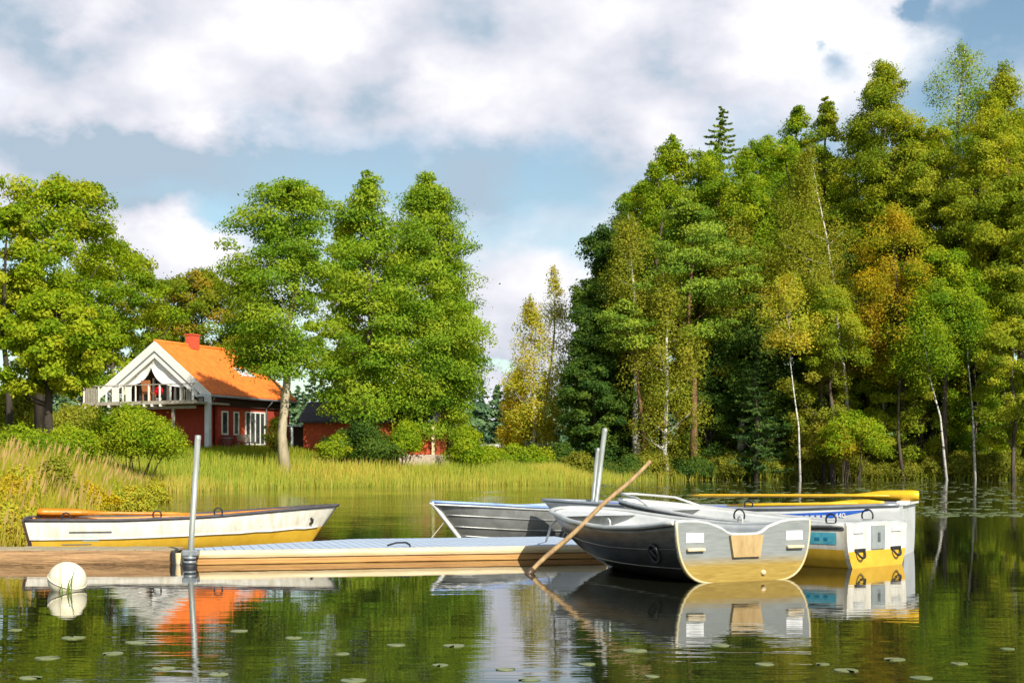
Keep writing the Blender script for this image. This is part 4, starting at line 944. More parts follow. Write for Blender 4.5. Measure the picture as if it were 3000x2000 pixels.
# grey boat with the blue flash and yellow oars
sx, sy = X(2655, 17.3), 17.3; bx, by = X(1590, 19.1), 19.1
ang = math.atan2(by - sy, bx - sx); LC = math.hypot(bx - sx, by - sy)
HC = Hull(LC, [(0, .62), (.3, .70), (.55, .68), (.75, .55), (.86, .38), (1, .1)], [(0, .60), (.3, .545), (.6, .525), (1, .60)], rake=.6, keel=-.1, p0=.45, p1=1.05, q0=.9, blunt=.8)
boatC = make_boat('rowing_boat', 'grey white boat with blue flash on its side carrying yellow oars, farthest right', (sx, sy, 0), ang, HC, M_GREYW, M_GREYW, M_BLUE, M_GREYM, .022, transom_m=M_GREYW, thwarts=(.3, .6), thwart_m=M_WHITE2, foredeck=.16)
side_patch(HC, 1, .085, .40, lambda k: .96 - .085 * min(1, k * 2.4) + .045 * max(0, k - .42) / .58, lambda k: .97 - .035 * k, M_BLUE, 'blue_flash', boatC)
M4 = frame_on(HC, 1, .165, .915, .009); o = text_mesh('440', .085, M_STICK, 'number'); o.parent = boatC; o.matrix_local = M4
for k in range(7):
    M4 = frame_on(HC, 1, .21 + .016 * k, .912, .008); mb = MB(); mb.box((0, 0, 0), (.045, .028, .003)); o = mb.build('side_lettering', M_GREYW, boatC); o.matrix_local = M4
rowlock(boatC, HC, .42, 1, M_BLK, .05)
mb = MB(); mb.box((-.02, 0, HC.sh(0) + .02), (.12, 1.25, .05), 0, bev=.01); mb.build('transom_cap', M_WHITE2, boatC)
# aluminium boat behind the pontoon, bow to the left
bx, by = X(1266, 18.9), 18.9; ang0 = math.radians(44); LD = 3.4
sx, sy = bx + LD * math.cos(ang0), by + LD * math.sin(ang0); ang = math.atan2(by - sy, bx - sx)
M_PBLUE = surf('faded_blue_rim', (.36, .47, .68), (.16, .27, .60), 2.2, .4)
HD = Hull(LD, [(0, .55), (.3, .64), (.55, .66), (.75, .55), (.86, .40), (1, .1)], [(0, .50), (.35, .47), (.65, .49), (1, .58)], rake=.62, keel=-.1, p0=.5, p1=1.0, q0=.95, blunt=.8)
boatD = make_boat('rowing_boat', 'small aluminium boat with blue rim behind the pontoon, bow pointing left', (sx, sy, 0), ang, HD, M_ALU, M_ALU, M_ALUL, M_PBLUE, .02, thwarts=(.3, .6))
for uo in (.45, .62, .8):
    mb = MB(); mb.tube([HD.pt(t, uo, 1) for t in HD.TS[:-1]], .010, 6); mb.build('strake', M_ALU, boatD)
mb = MB(); mb.tube([HD.pt(1, u, 1) + Vector((.012, 0, 0)) for u in np.linspace(.25, 1, 12)], .03, 8); mb.build('stem', M_WHITE2, boatD)
mb = MB(); mb.tube([HD.pt(t, 1, s_) + Vector((0, 0, -.03)) for s_ in (1,) for t in HD.TS], .014, 6); mb.build('rubbing_strip', M_ALUL, boatD)
# white boat at the left, bow to the right
sx, sy = X(112, 17.6), 17.6; bx, by = X(990, 18.6), 18.6
ang = math.atan2(by - sy, bx - sx); LE = math.hypot(bx - sx, by - sy)
HE = Hull(LE, [(0, .55), (.25, .64), (.5, .66), (.7, .55), (.86, .33), (1, .08)], [(0, .405), (.3, .395), (.6, .43), (1, .545)], rake=.42, sr=.13, keel=-.12, p0=.42, p1=1.0, q0=.9, blunt=.8)
HE.zline = lambda t: .165 + .10 * t ** 2
M_DRIM = surf('worn_dark_rim', (.085, .075, .08), (.04, .035, .04), 6, .6, 0, .1, 40)
boatE = make_boat('rowing_boat', 'white boat with yellow bottom and black rim lying behind the brown pier at the left', (sx, sy, 0), ang, HE, M_WHITE, M_YEL, M_ORW, M_DRIM, .020, transom_m=M_DWOOD_SHADE, thwarts=(.22, .5, .74), thwart_m=M_WHITE2, thwart_z=.33)
for sgn in (-1, 1):
    mb = MB(); mb.tube([HE.pt(t, HE.us(t)[1] + .004, sgn) for t in HE.TS[:-2]], .015, 6); mb.build('spray_rail', M_WHITE, boatE)
side_patch(HE, -1, .13, .27, lambda k: .83, lambda k: .855, M_DKIN, 'side_stripe', boatE)
side_patch(HE, -1, .10, .20, lambda k: .64, lambda k: .655, M_GREYM, 'side_stripe', boatE)
side_patch(HE, -1, .17, .225, lambda k: .70, lambda k: .79, surf('pale_green_print', (.55, .66, .56), (.45, .58, .48), 20, .5), 'side_print', boatE)
M4 = frame_on(HE, -1, .935, .80, .003); mb = MB(); mb.tube([(0, .04, .0), (.02, .02, .025), (.02, -.02, .025), (0, -.04, 0)], .014, 6); o = mb.build('bow_eye', M_BLK, boatE); o.matrix_local = M4
rowlock(boatE, HE, .125, -1, M_BLK, .045); rowlock(boatE, HE, .42, -1, M_BLK, .05); rowlock(boatE, HE, .62, -1, M_BLK, .05)

def oar(label, a, b, mat, blade=.75, bw=.075, group='oars'):
    """a: handle end, b: blade tip"""
    a = Vector(a); b = Vector(b); d = (b - a); L = d.length; x = d.normalized(); y = Vector((0, 0, 1)).cross(x).normalized(); z = x.cross(y)
    M = Matrix((x, y, z)).transposed().to_4x4(); M.translation = a
    root = empty('oar', (0, 0, 0), 0, label, 'oar', group); root.matrix_world = M
    mb = MB(); mb.tube([(0, 0, 0), (.14, 0, 0), (.16, 0, 0), (L - blade, 0, 0), (L - blade * .4, 0, 0)], [.015, .016, .024, .022, .012], 10); mb.build('shaft', mat, root)
    mb = MB(); n = 12; vs = []
    for i in range(n + 1):
        t = i / n; xx = L - blade + blade * t; w_ = .02 + (bw - .02) * (1 - math.cos(min(1, t * 1.6) * math.pi)) / 2
        if t > .93: w_ *= .86
        for yy, zz in ((0, w_), (.012, 0), (0, -w_), (-.012, 0)): vs.append((xx, yy + .02 * t * t, zz))
    fs = [(4 * i + k, 4 * i + (k + 1) % 4, 4 * i + 4 + (k + 1) % 4, 4 * i + 4 + k) for i in range(n) for k in range(4)] + [(0, 3, 2, 1), (4 * n, 4 * n + 1, 4 * n + 2, 4 * n + 3)]
    mb.add(vs, fs, 0, True); mb.build('blade', mat, root); return root
oar('yellow oar with broad blade lying on the right stern corner of the grey boat', P(2020, 1451, 18.9), P(2690, 1452, 16.95), M_OAR, .9, .068)
oar('yellow oar lying below the other yellow oar in the grey boat', P(2130, 1480, 18.6), P(2590, 1473, 17.75), M_OAR, .8, .05)
oar('orange oar lying along the far side of the white boat at the left', P(560, 1505, 18.6), P(108, 1500, 18.0), M_ORW, .9, .055)

# ------------------------------------------------------------------ pontoon, pier, posts
pa = math.radians(14.5); u_ = Vector((math.cos(pa), math.sin(pa), 0)); v_ = Vector((-math.sin(pa), math.cos(pa), 0))
p0 = Vector((X(574, 15.2), 15.2, 0)); PL = 4.62; PW = 2.15
pont = empty('pontoon', p0, pa, 'floating pontoon with blue grey deck and cream front plank', 'pontoon')
WX = lambda x: min(PW, .62 + (PW - .62) * x / 2.0)
mb = MB(); nb = 44
for i in range(nb):
    w_ = WX(PL * (i + .5) / nb); mb.box((PL * (i + .5) / nb, w_ / 2 + .03, .131), (PL / nb - .006, w_ - .06, .035), 0, bev=.004)
mb.build('deck', M_DECK, pont)
mb = MB(); mb.box((PL / 2, 0.0, .112), (PL, .07, .085), 0, bev=.034); mb.build('fascia_plank', M_CREAM, pont)
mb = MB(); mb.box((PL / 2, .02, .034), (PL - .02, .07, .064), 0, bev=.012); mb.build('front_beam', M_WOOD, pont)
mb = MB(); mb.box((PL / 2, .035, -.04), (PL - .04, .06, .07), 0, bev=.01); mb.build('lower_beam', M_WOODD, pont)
mb = MB(); mb.bar((0, WX(0), .09), (2.0, PW, .09), .06, .10, bev=.015); mb.bar((2.0, PW, .09), (PL, PW, .09), .06, .10, bev=.015); mb.build('back_beam', M_WOOD, pont)
for xx in (.03, PL - .03):
    mb = MB(); mb.box((xx, WX(xx) / 2, .07), (.055, WX(xx) - .1, .09), 0, bev=.01); mb.build('end_beam', M_WOOD, pont)
mb = MB()
mb.box((1.1, .6, -.05), (1.5, .6, .28), 0, bev=.04); mb.build('float', M_BLK, pont); mb = MB(); mb.box((PL - 1.1, PW / 2, -.05), (1.6, PW - .3, .28), 0, bev=.04); mb.build('float', M_BLK, pont)
pier = empty('pier', (X(497, 15.35), 15.35, 0), 0, 'weathered brown wooden pier reaching in from the left picture edge', 'pier')
mb = MB(); mb.tube([(0, .08, .045), (-2.2, .08, .045), (-5.2, .11, .06)], [.098, .1, .105], 16); mb.build('front_log', M_PIER, pier)
mb = MB(); mb.tube([(0, .68, .04), (-2.2, .68, .04), (-5.2, .7, .05)], [.09, .095, .1], 12); mb.build('back_log', M_PIER, pier)
mb = MB()
for i in range(26): mb.box((-.1 - i * .2, .40, .135 + .003 * (i % 3)), (.19, .62, .028), 0, bev=.005)
mb.build('planking', M_PIERT, pier)
mb = MB(); mb.box((.035, .1, .04), (.05, .19, .20), 0, bev=.015); mb.build('end_bumper', M_BLK, pier)
mb = MB(); mb.tube([(.105, .0, -.06), (.105, .0, .12)], .042, 12); mb.build('end_roller', M_CREAM, pier)
G = 'steel mooring posts'
def post(label, base, top, r, mat, zb=-.7):
    b = Vector(base); t = Vector(top); b2 = b + (t - b) * ((zb - b.z) / (t.z - b.z))
    root = empty('mooring_post', b2, 0, label, 'post', G); mb = MB(); mb.tube([(0, 0, 0), t - b2], r, 16); mb.build('pole', mat, root)
    mb = MB(); mb.lathe([(0, .012), (r * .8, .01), (r * 1.06, 0), (r * 1.06, -.04)], t - b2, 16); mb.build('cap', M_GALV, root); return root, b2
pr_, pb = post('grey steel post standing at the joint between pier and pontoon', P(556, 1655, 15.0), P(580, 1277, 15.1), .031, M_GALV)
mb = MB(); q = P(556, 1655, 15.0) - pb
for dz in (.02, .065): mb.tube([q + Vector((0, 0, dz)), q + Vector((0, 0, dz + .028))], .066, 16)
mb.box(q + Vector((.0, .06, .13)), (.16, .16, .06), 0, bev=.01); mb.build('pile_bracket', M_GREYM, pr_)
mb = MB(); mb.tube([q + Vector((0, 0, -.05)), q + Vector((0, 0, .015))], .07, 16); mb.tube([q + Vector((0, 0, .048)), q + Vector((0, 0, .064))], .06, 16); mb.build('rubber_collar', M_BLK, pr_)
post('taller pale post of the pair behind the pontoon', P(1743, 1500, 18.9), P(1772, 1256, 19.0), .033, M_GALV)
post('shorter pale post of the pair behind the pontoon', P(1735, 1500, 19.2), P(1751, 1314, 19.25), .028, M_GALV)
# leaning pole
a = P(1546, 1682, 14.0); b = P(1905, 1352, 14.45)
stick = empty('wooden_pole', a, 0, 'long brown wooden pole leaning out of the water over the bow of the nearest boat', 'pole')
mb = MB(); n = 10; path = [(b - a) * (i / n) * 1.0 + Vector((0, 0, .012 * math.sin(i * 1.3))) for i in range(n + 1)]
mb.tube([-(b - a) * .12] + path, [.022] * 2 + [.024, .026, .0255, .024, .023, .0225, .022, .021, .020, .019], 10); mb.build('shaft', M_STICKW, stick)
mb = MB(); mb.tube([path[0] - (b - a) * .02, path[0] + (b - a) * .045], .033, 10); mb.build('wet_end', M_TIP, stick)
# ropes
def rope(name, label, pts, r=.012, mat=None):
    pts = [Vector(p) for p in pts]; mb = MB(); fine = []
    for i in range(len(pts) - 1):
        for k in range(6):
            t = k / 6; p = pts[i].lerp(pts[i + 1], t); fine.append(p)
    fine.append(pts[-1])
    for _ in range(2): fine = [fine[0]] + [(fine[i - 1] + fine[i] * 2 + fine[i + 1]) / 4 for i in range(1, len(fine) - 1)] + [fine[-1]]
    mb.tube(fine, r, 6); return mb.build(name, mat or M_ROPE, label=label, cat='rope', group='mooring ropes')
rope('mooring_rope', 'pale rope from the rounded bow of the nearest boat down to the pontoon', [P(1632, 1520, 16.05), P(1614, 1537, 16.4), P(1608, 1560, 16.7), P(1600, 1584, 17.0)], .014)
rope('mooring_rope', 'thin rope from the small aluminium boat bow down to the pontoon back edge', [P(1300, 1530, 18.7), P(1282, 1553, 18.2), P(1264, 1575, 17.85)], .005)
mb = MB(); q = Vector((X(1175, 16.1), 16.05, .152)); mb.tube([q + Vector((-.16, .10, .006)), q + Vector((-.06, .14, .035)), q + Vector((.05, .10, .04)), q + Vector((.10, 0, .022)), q + Vector((.11, -.06, .006))], .011, 6); mb.build('rope_end', M_BLK, label='short dark rope end curled on the pontoon deck', cat='rope')
# buoy
by_ = empty('mooring_buoy', (X(197, 12.15), 12.15, .085), 0, 'round cream buoy floating before the brown pier', 'buoy')
bm = bmesh.new(); bmesh.ops.create_uvsphere(bm, u_segments=32, v_segments=20, radius=.160)
for v in bm.verts: v.co.z *= .97; v.co.x *= 1.02
me = bpy.data.meshes.new('ball'); bm.to_mesh(me); bm.free(); me.materials.append(M_BUOY); me.polygons.foreach_set('use_smooth', [True] * len(me.polygons))
o = bpy.data.objects.new('ball', me); COL.objects.link(o); o.parent = by_; o.rotation_euler = (.25, .35, 0)
mb = MB(); mb.tube([Vector((.1625 * math.cos(t), .1625 * math.sin(t), 0)) for t in np.linspace(0, 2 * math.pi, 33)], .005, 6, cap=False); o = mb.build('seam', M_BUOY, by_); o.rotation_euler = (.25, .35, 0)
rngb = np.random.default_rng(9)
bxs = np.array([175, 190, 206, 199, 183, 170.]) ; dd = 11.85 + .1 * rngb.random(6)
blades('reed_blades', (bxs - CXP) / F * dd, dd, np.array([.34, .22, .27, .18, .12, .1]) + .03, np.full(6, .012), np.array([.05, .2, .1, .3, .1, .2]), LEAF['meadow'], rngb, .12, z=np.full(6, -.03), label='few thin green reed blades rising from the water before the buoy', cat='reeds')
# water lilies
def pad_mesh(r, rng):
    n = 18; vs = [(0, 0, .004)]
    for i in range(n + 1):
        t = .22 + (2 * math.pi - .44) * i / n; q = r * (1 + .04 * math.sin(3 * t + rng.random())); vs.append((q * math.cos(t), q * math.sin(t), .002 + .002 * max(0, math.sin(2 * t + rng.random() * 2)) ** 2))
    fs = [(0, i, i + 1) for i in range(1, n + 1)]; k = len(vs); vs += [(x, y, z - .006) for x, y, z in vs]
    fs += [(k, k + i + 1, k + i) for i in range(1, n + 1)] + [(i, k + i, k + i + 1, i + 1) for i in range(1, n + 1)]
    return vs, fs
PADS = [(45, 1845), (215, 1868), (400, 1881), (330, 1914), (140, 1927), (700, 1848), (860, 1868), (1160, 1889), (1330, 1891), (1290, 1948), (480, 1958), (1035, 1993), (1720, 1945), (1550, 1990), (1860, 1905), (2240, 1945), (2410, 1945), (2480, 1963), (2620, 1931), (2810, 1943), (1910, 1980), (1480, 1960), (2700, 1985), (1000, 1915), (640, 1975), (2950, 1900), (90, 1985), (2110, 1890)]
rp = random.Random(3)
for px, py in PADS:
    d = CZ * F / (py - HZ); mb = MB(); vs, fs = pad_mesh(rp.uniform(.035, .072), rp); mb.add(vs, fs, 0)
    o = mb.build('lily_pad', M_PAD, loc=(X(px, d), d, .002), label='small flat lily pad floating on the rippled water in the foreground', cat='lily pad', group='lily pads in the foreground'); o.rotation_euler = (0, 0, rp.uniform(0, 6.3))
def far_pads():
    rng = np.random.default_rng(21); mb = MB(); k = 0
    while k < 700:
        py = 1404 + 110 * rng.random() ** 1.4; px = 1750 + 1300 * rng.random(); d = CZ * F / (py - HZ); x = X(px, d)
        if d > 100 or (d < 30 and px < 2740) or float(sdist(np.array([x]), np.array([d]))[0]) > -.5 or rng.random() > .6 + .5 * math.sin(x * .8 + d * .21): continue
        vs, fs = pad_mesh(rng.uniform(.09, .2), random.Random(k)); a = rng.random() * 6.3; tilt = rng.normal() * .02
        mb.add([(x + vx * math.cos(a) - vy * math.sin(a), d + vx * math.sin(a) + vy * math.cos(a), vz + .004 + vx * tilt) for vx, vy, vz in vs], fs, 0); k += 1
    mb.build('lily_field', M_PADF, kind='stuff', label='scattered lily pads, paled as water glints, on the dark water before the forest bank', cat='lily pads')
far_pads()
# ------------------------------------------------------------------ the red house
HG = 2.15
house = empty('red_house', (-20.9, 83.3, HG), math.radians(-24), 'red wooden house with orange tiled roof and white balcony gable', 'house')
AP, ER, EL, XR, XL, RL = 6.11, 2.95, 3.35, 4.0, -4.05, 9.0
def part(mb, name, mat, parent=house, **k): return mb.build(name, mat, parent, **k)
mb = MB(); mb.box((3.45, 1.2 + 3.8, 1.42), (.2, 7.6, 2.84)); part(mb, 'side_wall', M_RED)
mb = MB(); mb.box((-.05, .95, 1.2), (6.8, .2, 2.4)); part(mb, 'lower_wall', M_RED)
mb = MB(); mb.box((-.1, 8.75, 1.5), (6.9, .2, 3.0)); mb.prism([(-3.6, 3.0), (3.45, 3.0), (0, 5.8)], .2, 0, Matrix.Translation((0, 8.65, 0))); part(mb, 'back_wall', M_RED)
mb = MB(); mb.box((-3.55, 5, 1.5), (.2, 7.3, 3.0)); part(mb, 'side_wall', M_RED)
# upper front wall, set back behind the balcony, dark glass with white posts
mb = MB(); mb.prism([(-3.4, 2.62), (3.3, 2.62), (3.3, 3.35), (0, 5.75), (-3.4, 3.75)], .15, 0, Matrix.Translation((0, 2.1, 0))); part(mb, 'upper_wall', M_DWOOD_SHADE)
for xx, w_, ztop in ((-2.35, .9, 3.75), (-1.0, .8, 4.3), (.15, .8, 4.6), (.98, .7, 4.3), (1.75, .6, 3.7)):
    mb = MB(); mb.box((xx, 2.06, (2.75 + ztop) / 2), (w_, .06, ztop - 2.75)); g = part(mb, 'glass_panel', M_GLASS)
for xx, zt_ in ((-1.62, 4.2), (-.52, 4.95), (-.02, 4.95), (.52, 4.9), (1.32, 4.3), (2.15, 3.7)):
    mb = MB(); mb.box((xx, 1.95, (2.62 + zt_) / 2), (.13 if xx != -.52 else .22, .12, zt_ - 2.62)); part(mb, 'window_post', M_TRIM)
# roof: two tiled planes with pantile waves
def roof_plane(xe, ze):
    mb = MB(); n, k = 60, 30; L = math.hypot(xe, AP - ze); vs = []
    for j in range(k + 1):
        f = j / k
        for i in range(n + 1):
            y = -.05 + (RL + .05) * i / n; wv = .035 * abs(math.sin(i * math.pi / 2)) * 1.0 + (.03 if j % 1 == 0 else 0) * 0
            vs.append((xe * f, y, AP - (AP - ze) * f + .10 + .028 * (i % 2) + .022 * (j % 2)))
    b = len(vs)
    fs = [(j * (n + 1) + i, j * (n + 1) + i + 1, (j + 1) * (n + 1) + i + 1, (j + 1) * (n + 1) + i) for j in range(k) for i in range(n)]
    mb.add(vs, fs, 0, True)
    sgn = 1 if xe > 0 else -1
    mb.add([(0, -.05, AP - .04), (0, RL, AP - .04), (xe, RL, ze - .04), (xe, -.05, ze - .04)], [(0, 1, 2, 3)], 1)
    mb.add([(xe, -.05, ze - .04), (xe, RL, ze - .04), (xe, RL, ze + .10), (xe, -.05, ze + .10)], [(0, 1, 2, 3)], 0)
    mb.add([(0, RL, AP - .04), (xe, RL, ze - .04), (xe, RL, ze + .12), (0, RL, AP + .12)], [(0, 1, 2, 3)], 0)
    mb.add([(0, -.05, AP - .04), (xe, -.05, ze - .04), (xe, -.05, ze + .12), (0, -.05, AP + .12)], [(0, 1, 2, 3)], 1)
    return mb.build('roof', [M_TILE, M_TRIM], house)
rR = roof_plane(XR, ER); rL_ = roof_plane(XL, EL)
mb = MB(); mb.tube([(0, -.06, AP + .13), (0, RL + .02, AP + .13)], .10, 10); mb.build('ridge_tiles', M_TILE, rR)
mb = MB(); mb.box((.12, 3.4, AP + .30), (.52, .72, .85), 0); mb.box((.12, 3.4, AP + .76), (.60, .80, .08), 0); ch = mb.build('chimney', M_BRICK, rR)
sl_ = math.atan2(AP - ER, XR); Rsl = Matrix.Rotation(sl_, 3, 'Y')
for yy in (5.75, 6.55):
    f = .50; mb = MB(); mb.box((XR * f, yy, AP - (AP - ER) * f + .17), (.85, .55, .07), 0, Rsl, .01); sk = mb.build('skylight', M_GTRIM, rR)
    mb = MB(); mb.box((XR * f + .03, yy, AP - (AP - ER) * f + .215), (.66, .38, .02), 0, Rsl); mb.build('pane', surf('sky_pane', (.60, .62, .66), (.5, .52, .56), 3, .1), sk)
mb = MB(); mb.tube([(XR + .05, -.1, ER + .0), (XR + .05, RL, ER - .04)], .07, 8); part(mb, 'gutter', M_GREYM)
mb = MB(); mb.tube([(XR + .03, .25, ER - .06), (XR - .18, .3, ER - .32), (3.62, .95, ER - .5)], .045, 8); part(mb, 'gutter_pipe', M_GREYM)
for yy in (6.15,):
    mb = MB(); mb.tube([(XR + .05, yy, ER - .08), (XR - .2, yy, ER - .35), (3.62, yy, ER - .45), (3.62, yy, 0)], .045, 8); part(mb, 'downpipe', M_GREYM)
# bargeboards and gable frame
def slope_board(x0, z0, x1, z1, w_, y, th, mat, name):
    mb = MB(); mb.prism([(x0, z0), (x1, z1), (x1, z1 - w_ * 1.2), (x0, z0 - w_ * 1.2)], th, 0, Matrix.Translation((0, y, 0))); return part(mb, name, mat)
slope_board(0, AP + .10, XR + .02, ER + .08, .46, -.10, .05, M_TRIM, 'bargeboard'); slope_board(0, AP + .10, XL, EL + .08, .46, -.10, .05, M_TRIM, 'bargeboard')
slope_board(0, AP - .47, 3.05, AP - .47 - 3.05 * (AP - ER) / XR, .05, -.062, .03, M_GREYM, 'gable_strip'); slope_board(0, AP - .47, -3.2, AP - .47 - 3.2 * (AP - EL) / -XL, .05, -.062, .03, M_GREYM, 'gable_strip')
slope_board(0, AP - .52, 3.0, AP - .52 - 3.0 * (AP - ER) / XR, .30, -.02, .05, M_TRIM, 'gable_board'); slope_board(0, AP - .52, -3.1, AP - .52 - 3.1 * (AP - EL) / -XL, .26, -.02, .05, M_TRIM, 'gable_board')
# sail cloth drapes under the gable
def drape(name, sgn, edge, slope, xo):
    mb = MB(); n = 24; m_ = 10; vs = []
    xs = np.linspace(edge[0][0], edge[-1][0], n + 1)
    for x in xs:
        zb = np.interp(x * sgn, [e[0] * sgn for e in edge], [e[1] for e in edge]); zt2 = AP - .75 - abs(x) * slope
        for j in range(m_ + 1):
            f = j / m_; vs.append((x, .12 + .10 * math.sin(f * math.pi) + .02 * math.sin(x * 7 + f * 3), zt2 + (min(zb, zt2 - .02) - zt2) * f))
    fs = [(i * (m_ + 1) + j, i * (m_ + 1) + j + 1, (i + 1) * (m_ + 1) + j + 1, (i + 1) * (m_ + 1) + j) for i in range(n) for j in range(m_)]
    mb.add(vs, fs, 0, True); b = len(vs); mb.add([(x, y + .012, z) for x, y, z in vs], fs, 0, True); return part(mb, name, M_CLOTH)
drape('drape', 1, [(-.38, AP - 1.4), (-.25, AP - 1.75), (0, AP - 2.08), (.35, AP - 2.34), (.9, AP - 2.5), (1.5, AP - 2.58), (2.25, AP - 2.62)], .79, 0)
drape('drape', -1, [(-.40, AP - 1.42), (-.55, AP - 1.78), (-.8, AP - 2.04), (-1.2, AP - 2.28), (-1.7, AP - 2.43), (-2.3, AP - 2.5), (-2.75, AP - 2.55)], .66, 0)
# balcony
bal = part_root = None
mb = MB(); mb.box((-.2, .35, 2.53), (8.1, 3.2, .12)); part(mb, 'balcony_floor', M_GWOOD)
mb = MB(); mb.box((-.2, -1.28, 2.56), (8.12, .06, .20)); part(mb, 'balcony_edge', M_GWOOD)
mb = MB(); mb.box((1.2, -.85, 2.28), (4.6, .14, .16)); part(mb, 'balcony_beam', M_GWOOD)
for xx in (-4.0, -3.2, -2.3, -1.4, -.6, .25, .8, 1.4):
    mb = MB(); mb.box((xx, -1.15, 2.40), (.07, .5, .14)); part(mb, 'joist', M_TRIM)
for xx in (-3.6, 1.95):
    mb = MB(); mb.box((xx, -.85, 1.1), (.14, .14, 2.3)); part(mb, 'balcony_post', M_GWOOD)
mb = MB(); mb.box((-.25, -1.25, 3.60), (8.0, .08, .05)); part(mb, 'handrail', M_GWOOD)
for xx in (-4.2, -3.1, -2.55, -1.35, -.42, .52, 1.3, 2.05, 2.75, 3.6):
    mb = MB(); mb.box((xx, -1.24, 3.10), (.075 if xx != -.42 else .05, .075, 1.0)); part(mb, 'rail_post', M_TRIM)
mb = MB(); mb.box((-.95, -1.22, 3.15), (.40, .03, 1.0)); mb.box((-1.9, -1.22, 3.1), (.5, .03, .9)); part(mb, 'rail_panel', M_TRIM)
mb = MB()
for i in range(9): mb.box((-4.15 + .12 * i, -1.22, 3.10), (.07, .03, .95))
part(mb, 'slats', M_GWOOD); mb = MB()
for i in range(5): mb.box((2.85 + .16 * i, -1.22, 2.95), (.05, .03, .7))
part(mb, 'slats', M_GWOOD)
mb = MB(); mb.box((3.78, -.05, 1.47), (.30, .26, 2.95), 0, bev=.01); part(mb, 'corner_post', M_GTRIM)
mb = MB(); mb.box((3.5, -.02, 2.98), (.95, .20, .14), 0, bev=.01); part(mb, 'eave_bracket', M_GTRIM)
# windows and glass doors in the long wall
def window(y0, y1, z0, z1, nm, name='window'):
    mb = MB(); f = .09; xx = 3.575
    mb.box((xx, (y0 + y1) / 2, z0 + f / 2), (.06, y1 - y0, f)); mb.box((xx, (y0 + y1) / 2, z1 - f / 2), (.06, y1 - y0, f))
    for y in (y0 + f / 2, y1 - f / 2): mb.box((xx, y, (z0 + z1) / 2), (.058, f, z1 - z0 - 2 * f))
    for i in range(1, nm): mb.box((xx, y0 + (y1 - y0) * i / nm, (z0 + z1) / 2), (.056, .075, z1 - z0 - 2 * f))
    w_ = part(mb, name, M_TRIM)
    mb = MB(); mb.box((xx - .012, (y0 + y1) / 2, (z0 + z1) / 2), (.02, y1 - y0 - 2 * f, z1 - z0 - 2 * f)); mb.build('pane', M_GLASS, w_); return w_
window(1.55, 2.2, .75, 2.15, 1); window(2.75, 3.3, .75, 2.15, 1); window(3.95, 6.05, .18, 2.2, 4, 'glass_door')
mb = MB(); mb.box((3.57, 3.62, 1.15), (.03, .55, 2.2)); part(mb, 'sunlit_wall_strip', M_REDL)  # sunlit strip of the wall, painted as a lighter red slab
mb = MB(); mb.box((3.62, 4.8, 2.62), (.12, 7.4, .40)); part(mb, 'eave_shade_strip', M_DWOOD_SHADE)  # dark strip painted in for the shadow below the eave
# things on the balcony and before the wall
def hw(x, y, z): return house.matrix_basis @ Vector((x, y, z))
house.rotation_euler = (0, 0, math.radians(-24)); bpy.context.view_layer.update()
def chair(label, x, y, z, mat, rz, sc=1.0, group='balcony chairs'):
    r = empty('chair', hw(x, y, z), rz, label, 'chair', group)
    mb = MB(); mb.box((0, 0, .43 * sc), (.48 * sc, .48 * sc, .05), 0, bev=.01); mb.build('seat', mat, r)
    mb = MB(); mb.box((0, .25 * sc, .74 * sc), (.48 * sc, .05, .58 * sc), 0, Matrix.Rotation(-.2, 3, 'X'), .01); mb.build('backrest', mat, r)
    for a_ in (-1, 1):
        for b_ in (-1, 1):
            mb = MB(); mb.box((a_ * .2 * sc, b_ * .2 * sc, .205 * sc), (.05, .05, .41 * sc)); mb.build('leg', mat, r)
    return r
zb_ = HG * 0 + 2.59
chair('pale yellow canvas chair behind the balcony railing', -1.75, -.6, zb_, M_PALEY, math.radians(-30), 1.1)
chair('white chair at the left end of the balcony', -2.75, -.5, zb_, M_WHITE2, math.radians(-50), 1.1)
chair('orange brown wicker chair in the middle of the balcony', .05, -.6, zb_, M_WICK, math.radians(160), 1.25)
pot = empty('potted_flower', hw(.92, -.85, zb_), 0, 'round red flowering plant in a pale pot on the balcony', 'potted plant')
mb = MB(); mb.lathe([(0, 0), (.13, 0), (.18, .22), (.19, .24), (.16, .24), (.15, .2), (0, .2)], sides=18); mb.build('pot', M_POT, pot)
mb = MB(); mb.tube([(0, 0, .18), (.01, 0, .5)], .02, 6); mb.build('stem', BARK, pot)
rg = np.random.default_rng(8); n = 500; dv = rg.normal(size=(n, 3)); dv /= np.linalg.norm(dv, axis=1, keepdims=True); C = dv * (.26 * rg.random((n, 1)) ** .3) + np.array([0, 0, .66])
V, Q, T = leaf_cloud(rg, C, dv, np.full(n, .09), np.full(n, .07), rg.random(n)); np_mesh('blossoms', V, Q, LEAF['red'], T, pot)
def bench(label, x, y, rz, mat):
    p = hw(x, y, 0); r = empty('garden_bench', (p.x, p.y, zl(p.x, p.y)), rz, label, 'bench')
    mb = MB()
    for i in range(4): mb.box((0, -.18 + i * .12, .45), (1.3, .10, .035))
    mb.build('seat', mat, r); mb = MB()
    for i in range(3): mb.box((0, .27 + .03 * i, .58 + .13 * i), (1.3, .03, .10))
    mb.build('backrest', mat, r)
    for a_ in (-.55, .55):
        mb = MB(); mb.box((a_, -.15, .215), (.06, .06, .43)); mb.build('leg', mat, r); mb = MB(); mb.box((a_, .24, .215), (.06, .06, .43)); mb.build('leg', mat, r)
bench('grey wooden bench below the narrow windows of the house', 4.4, 3.0, math.radians(-24 + 90), M_GWOOD)
p = hw(4.2, 1.3, 0); br_ = empty('wooden_barrel', (p.x, p.y, zl(p.x, p.y)), 0, 'dark red brown barrel by the white corner post of the house', 'barrel')
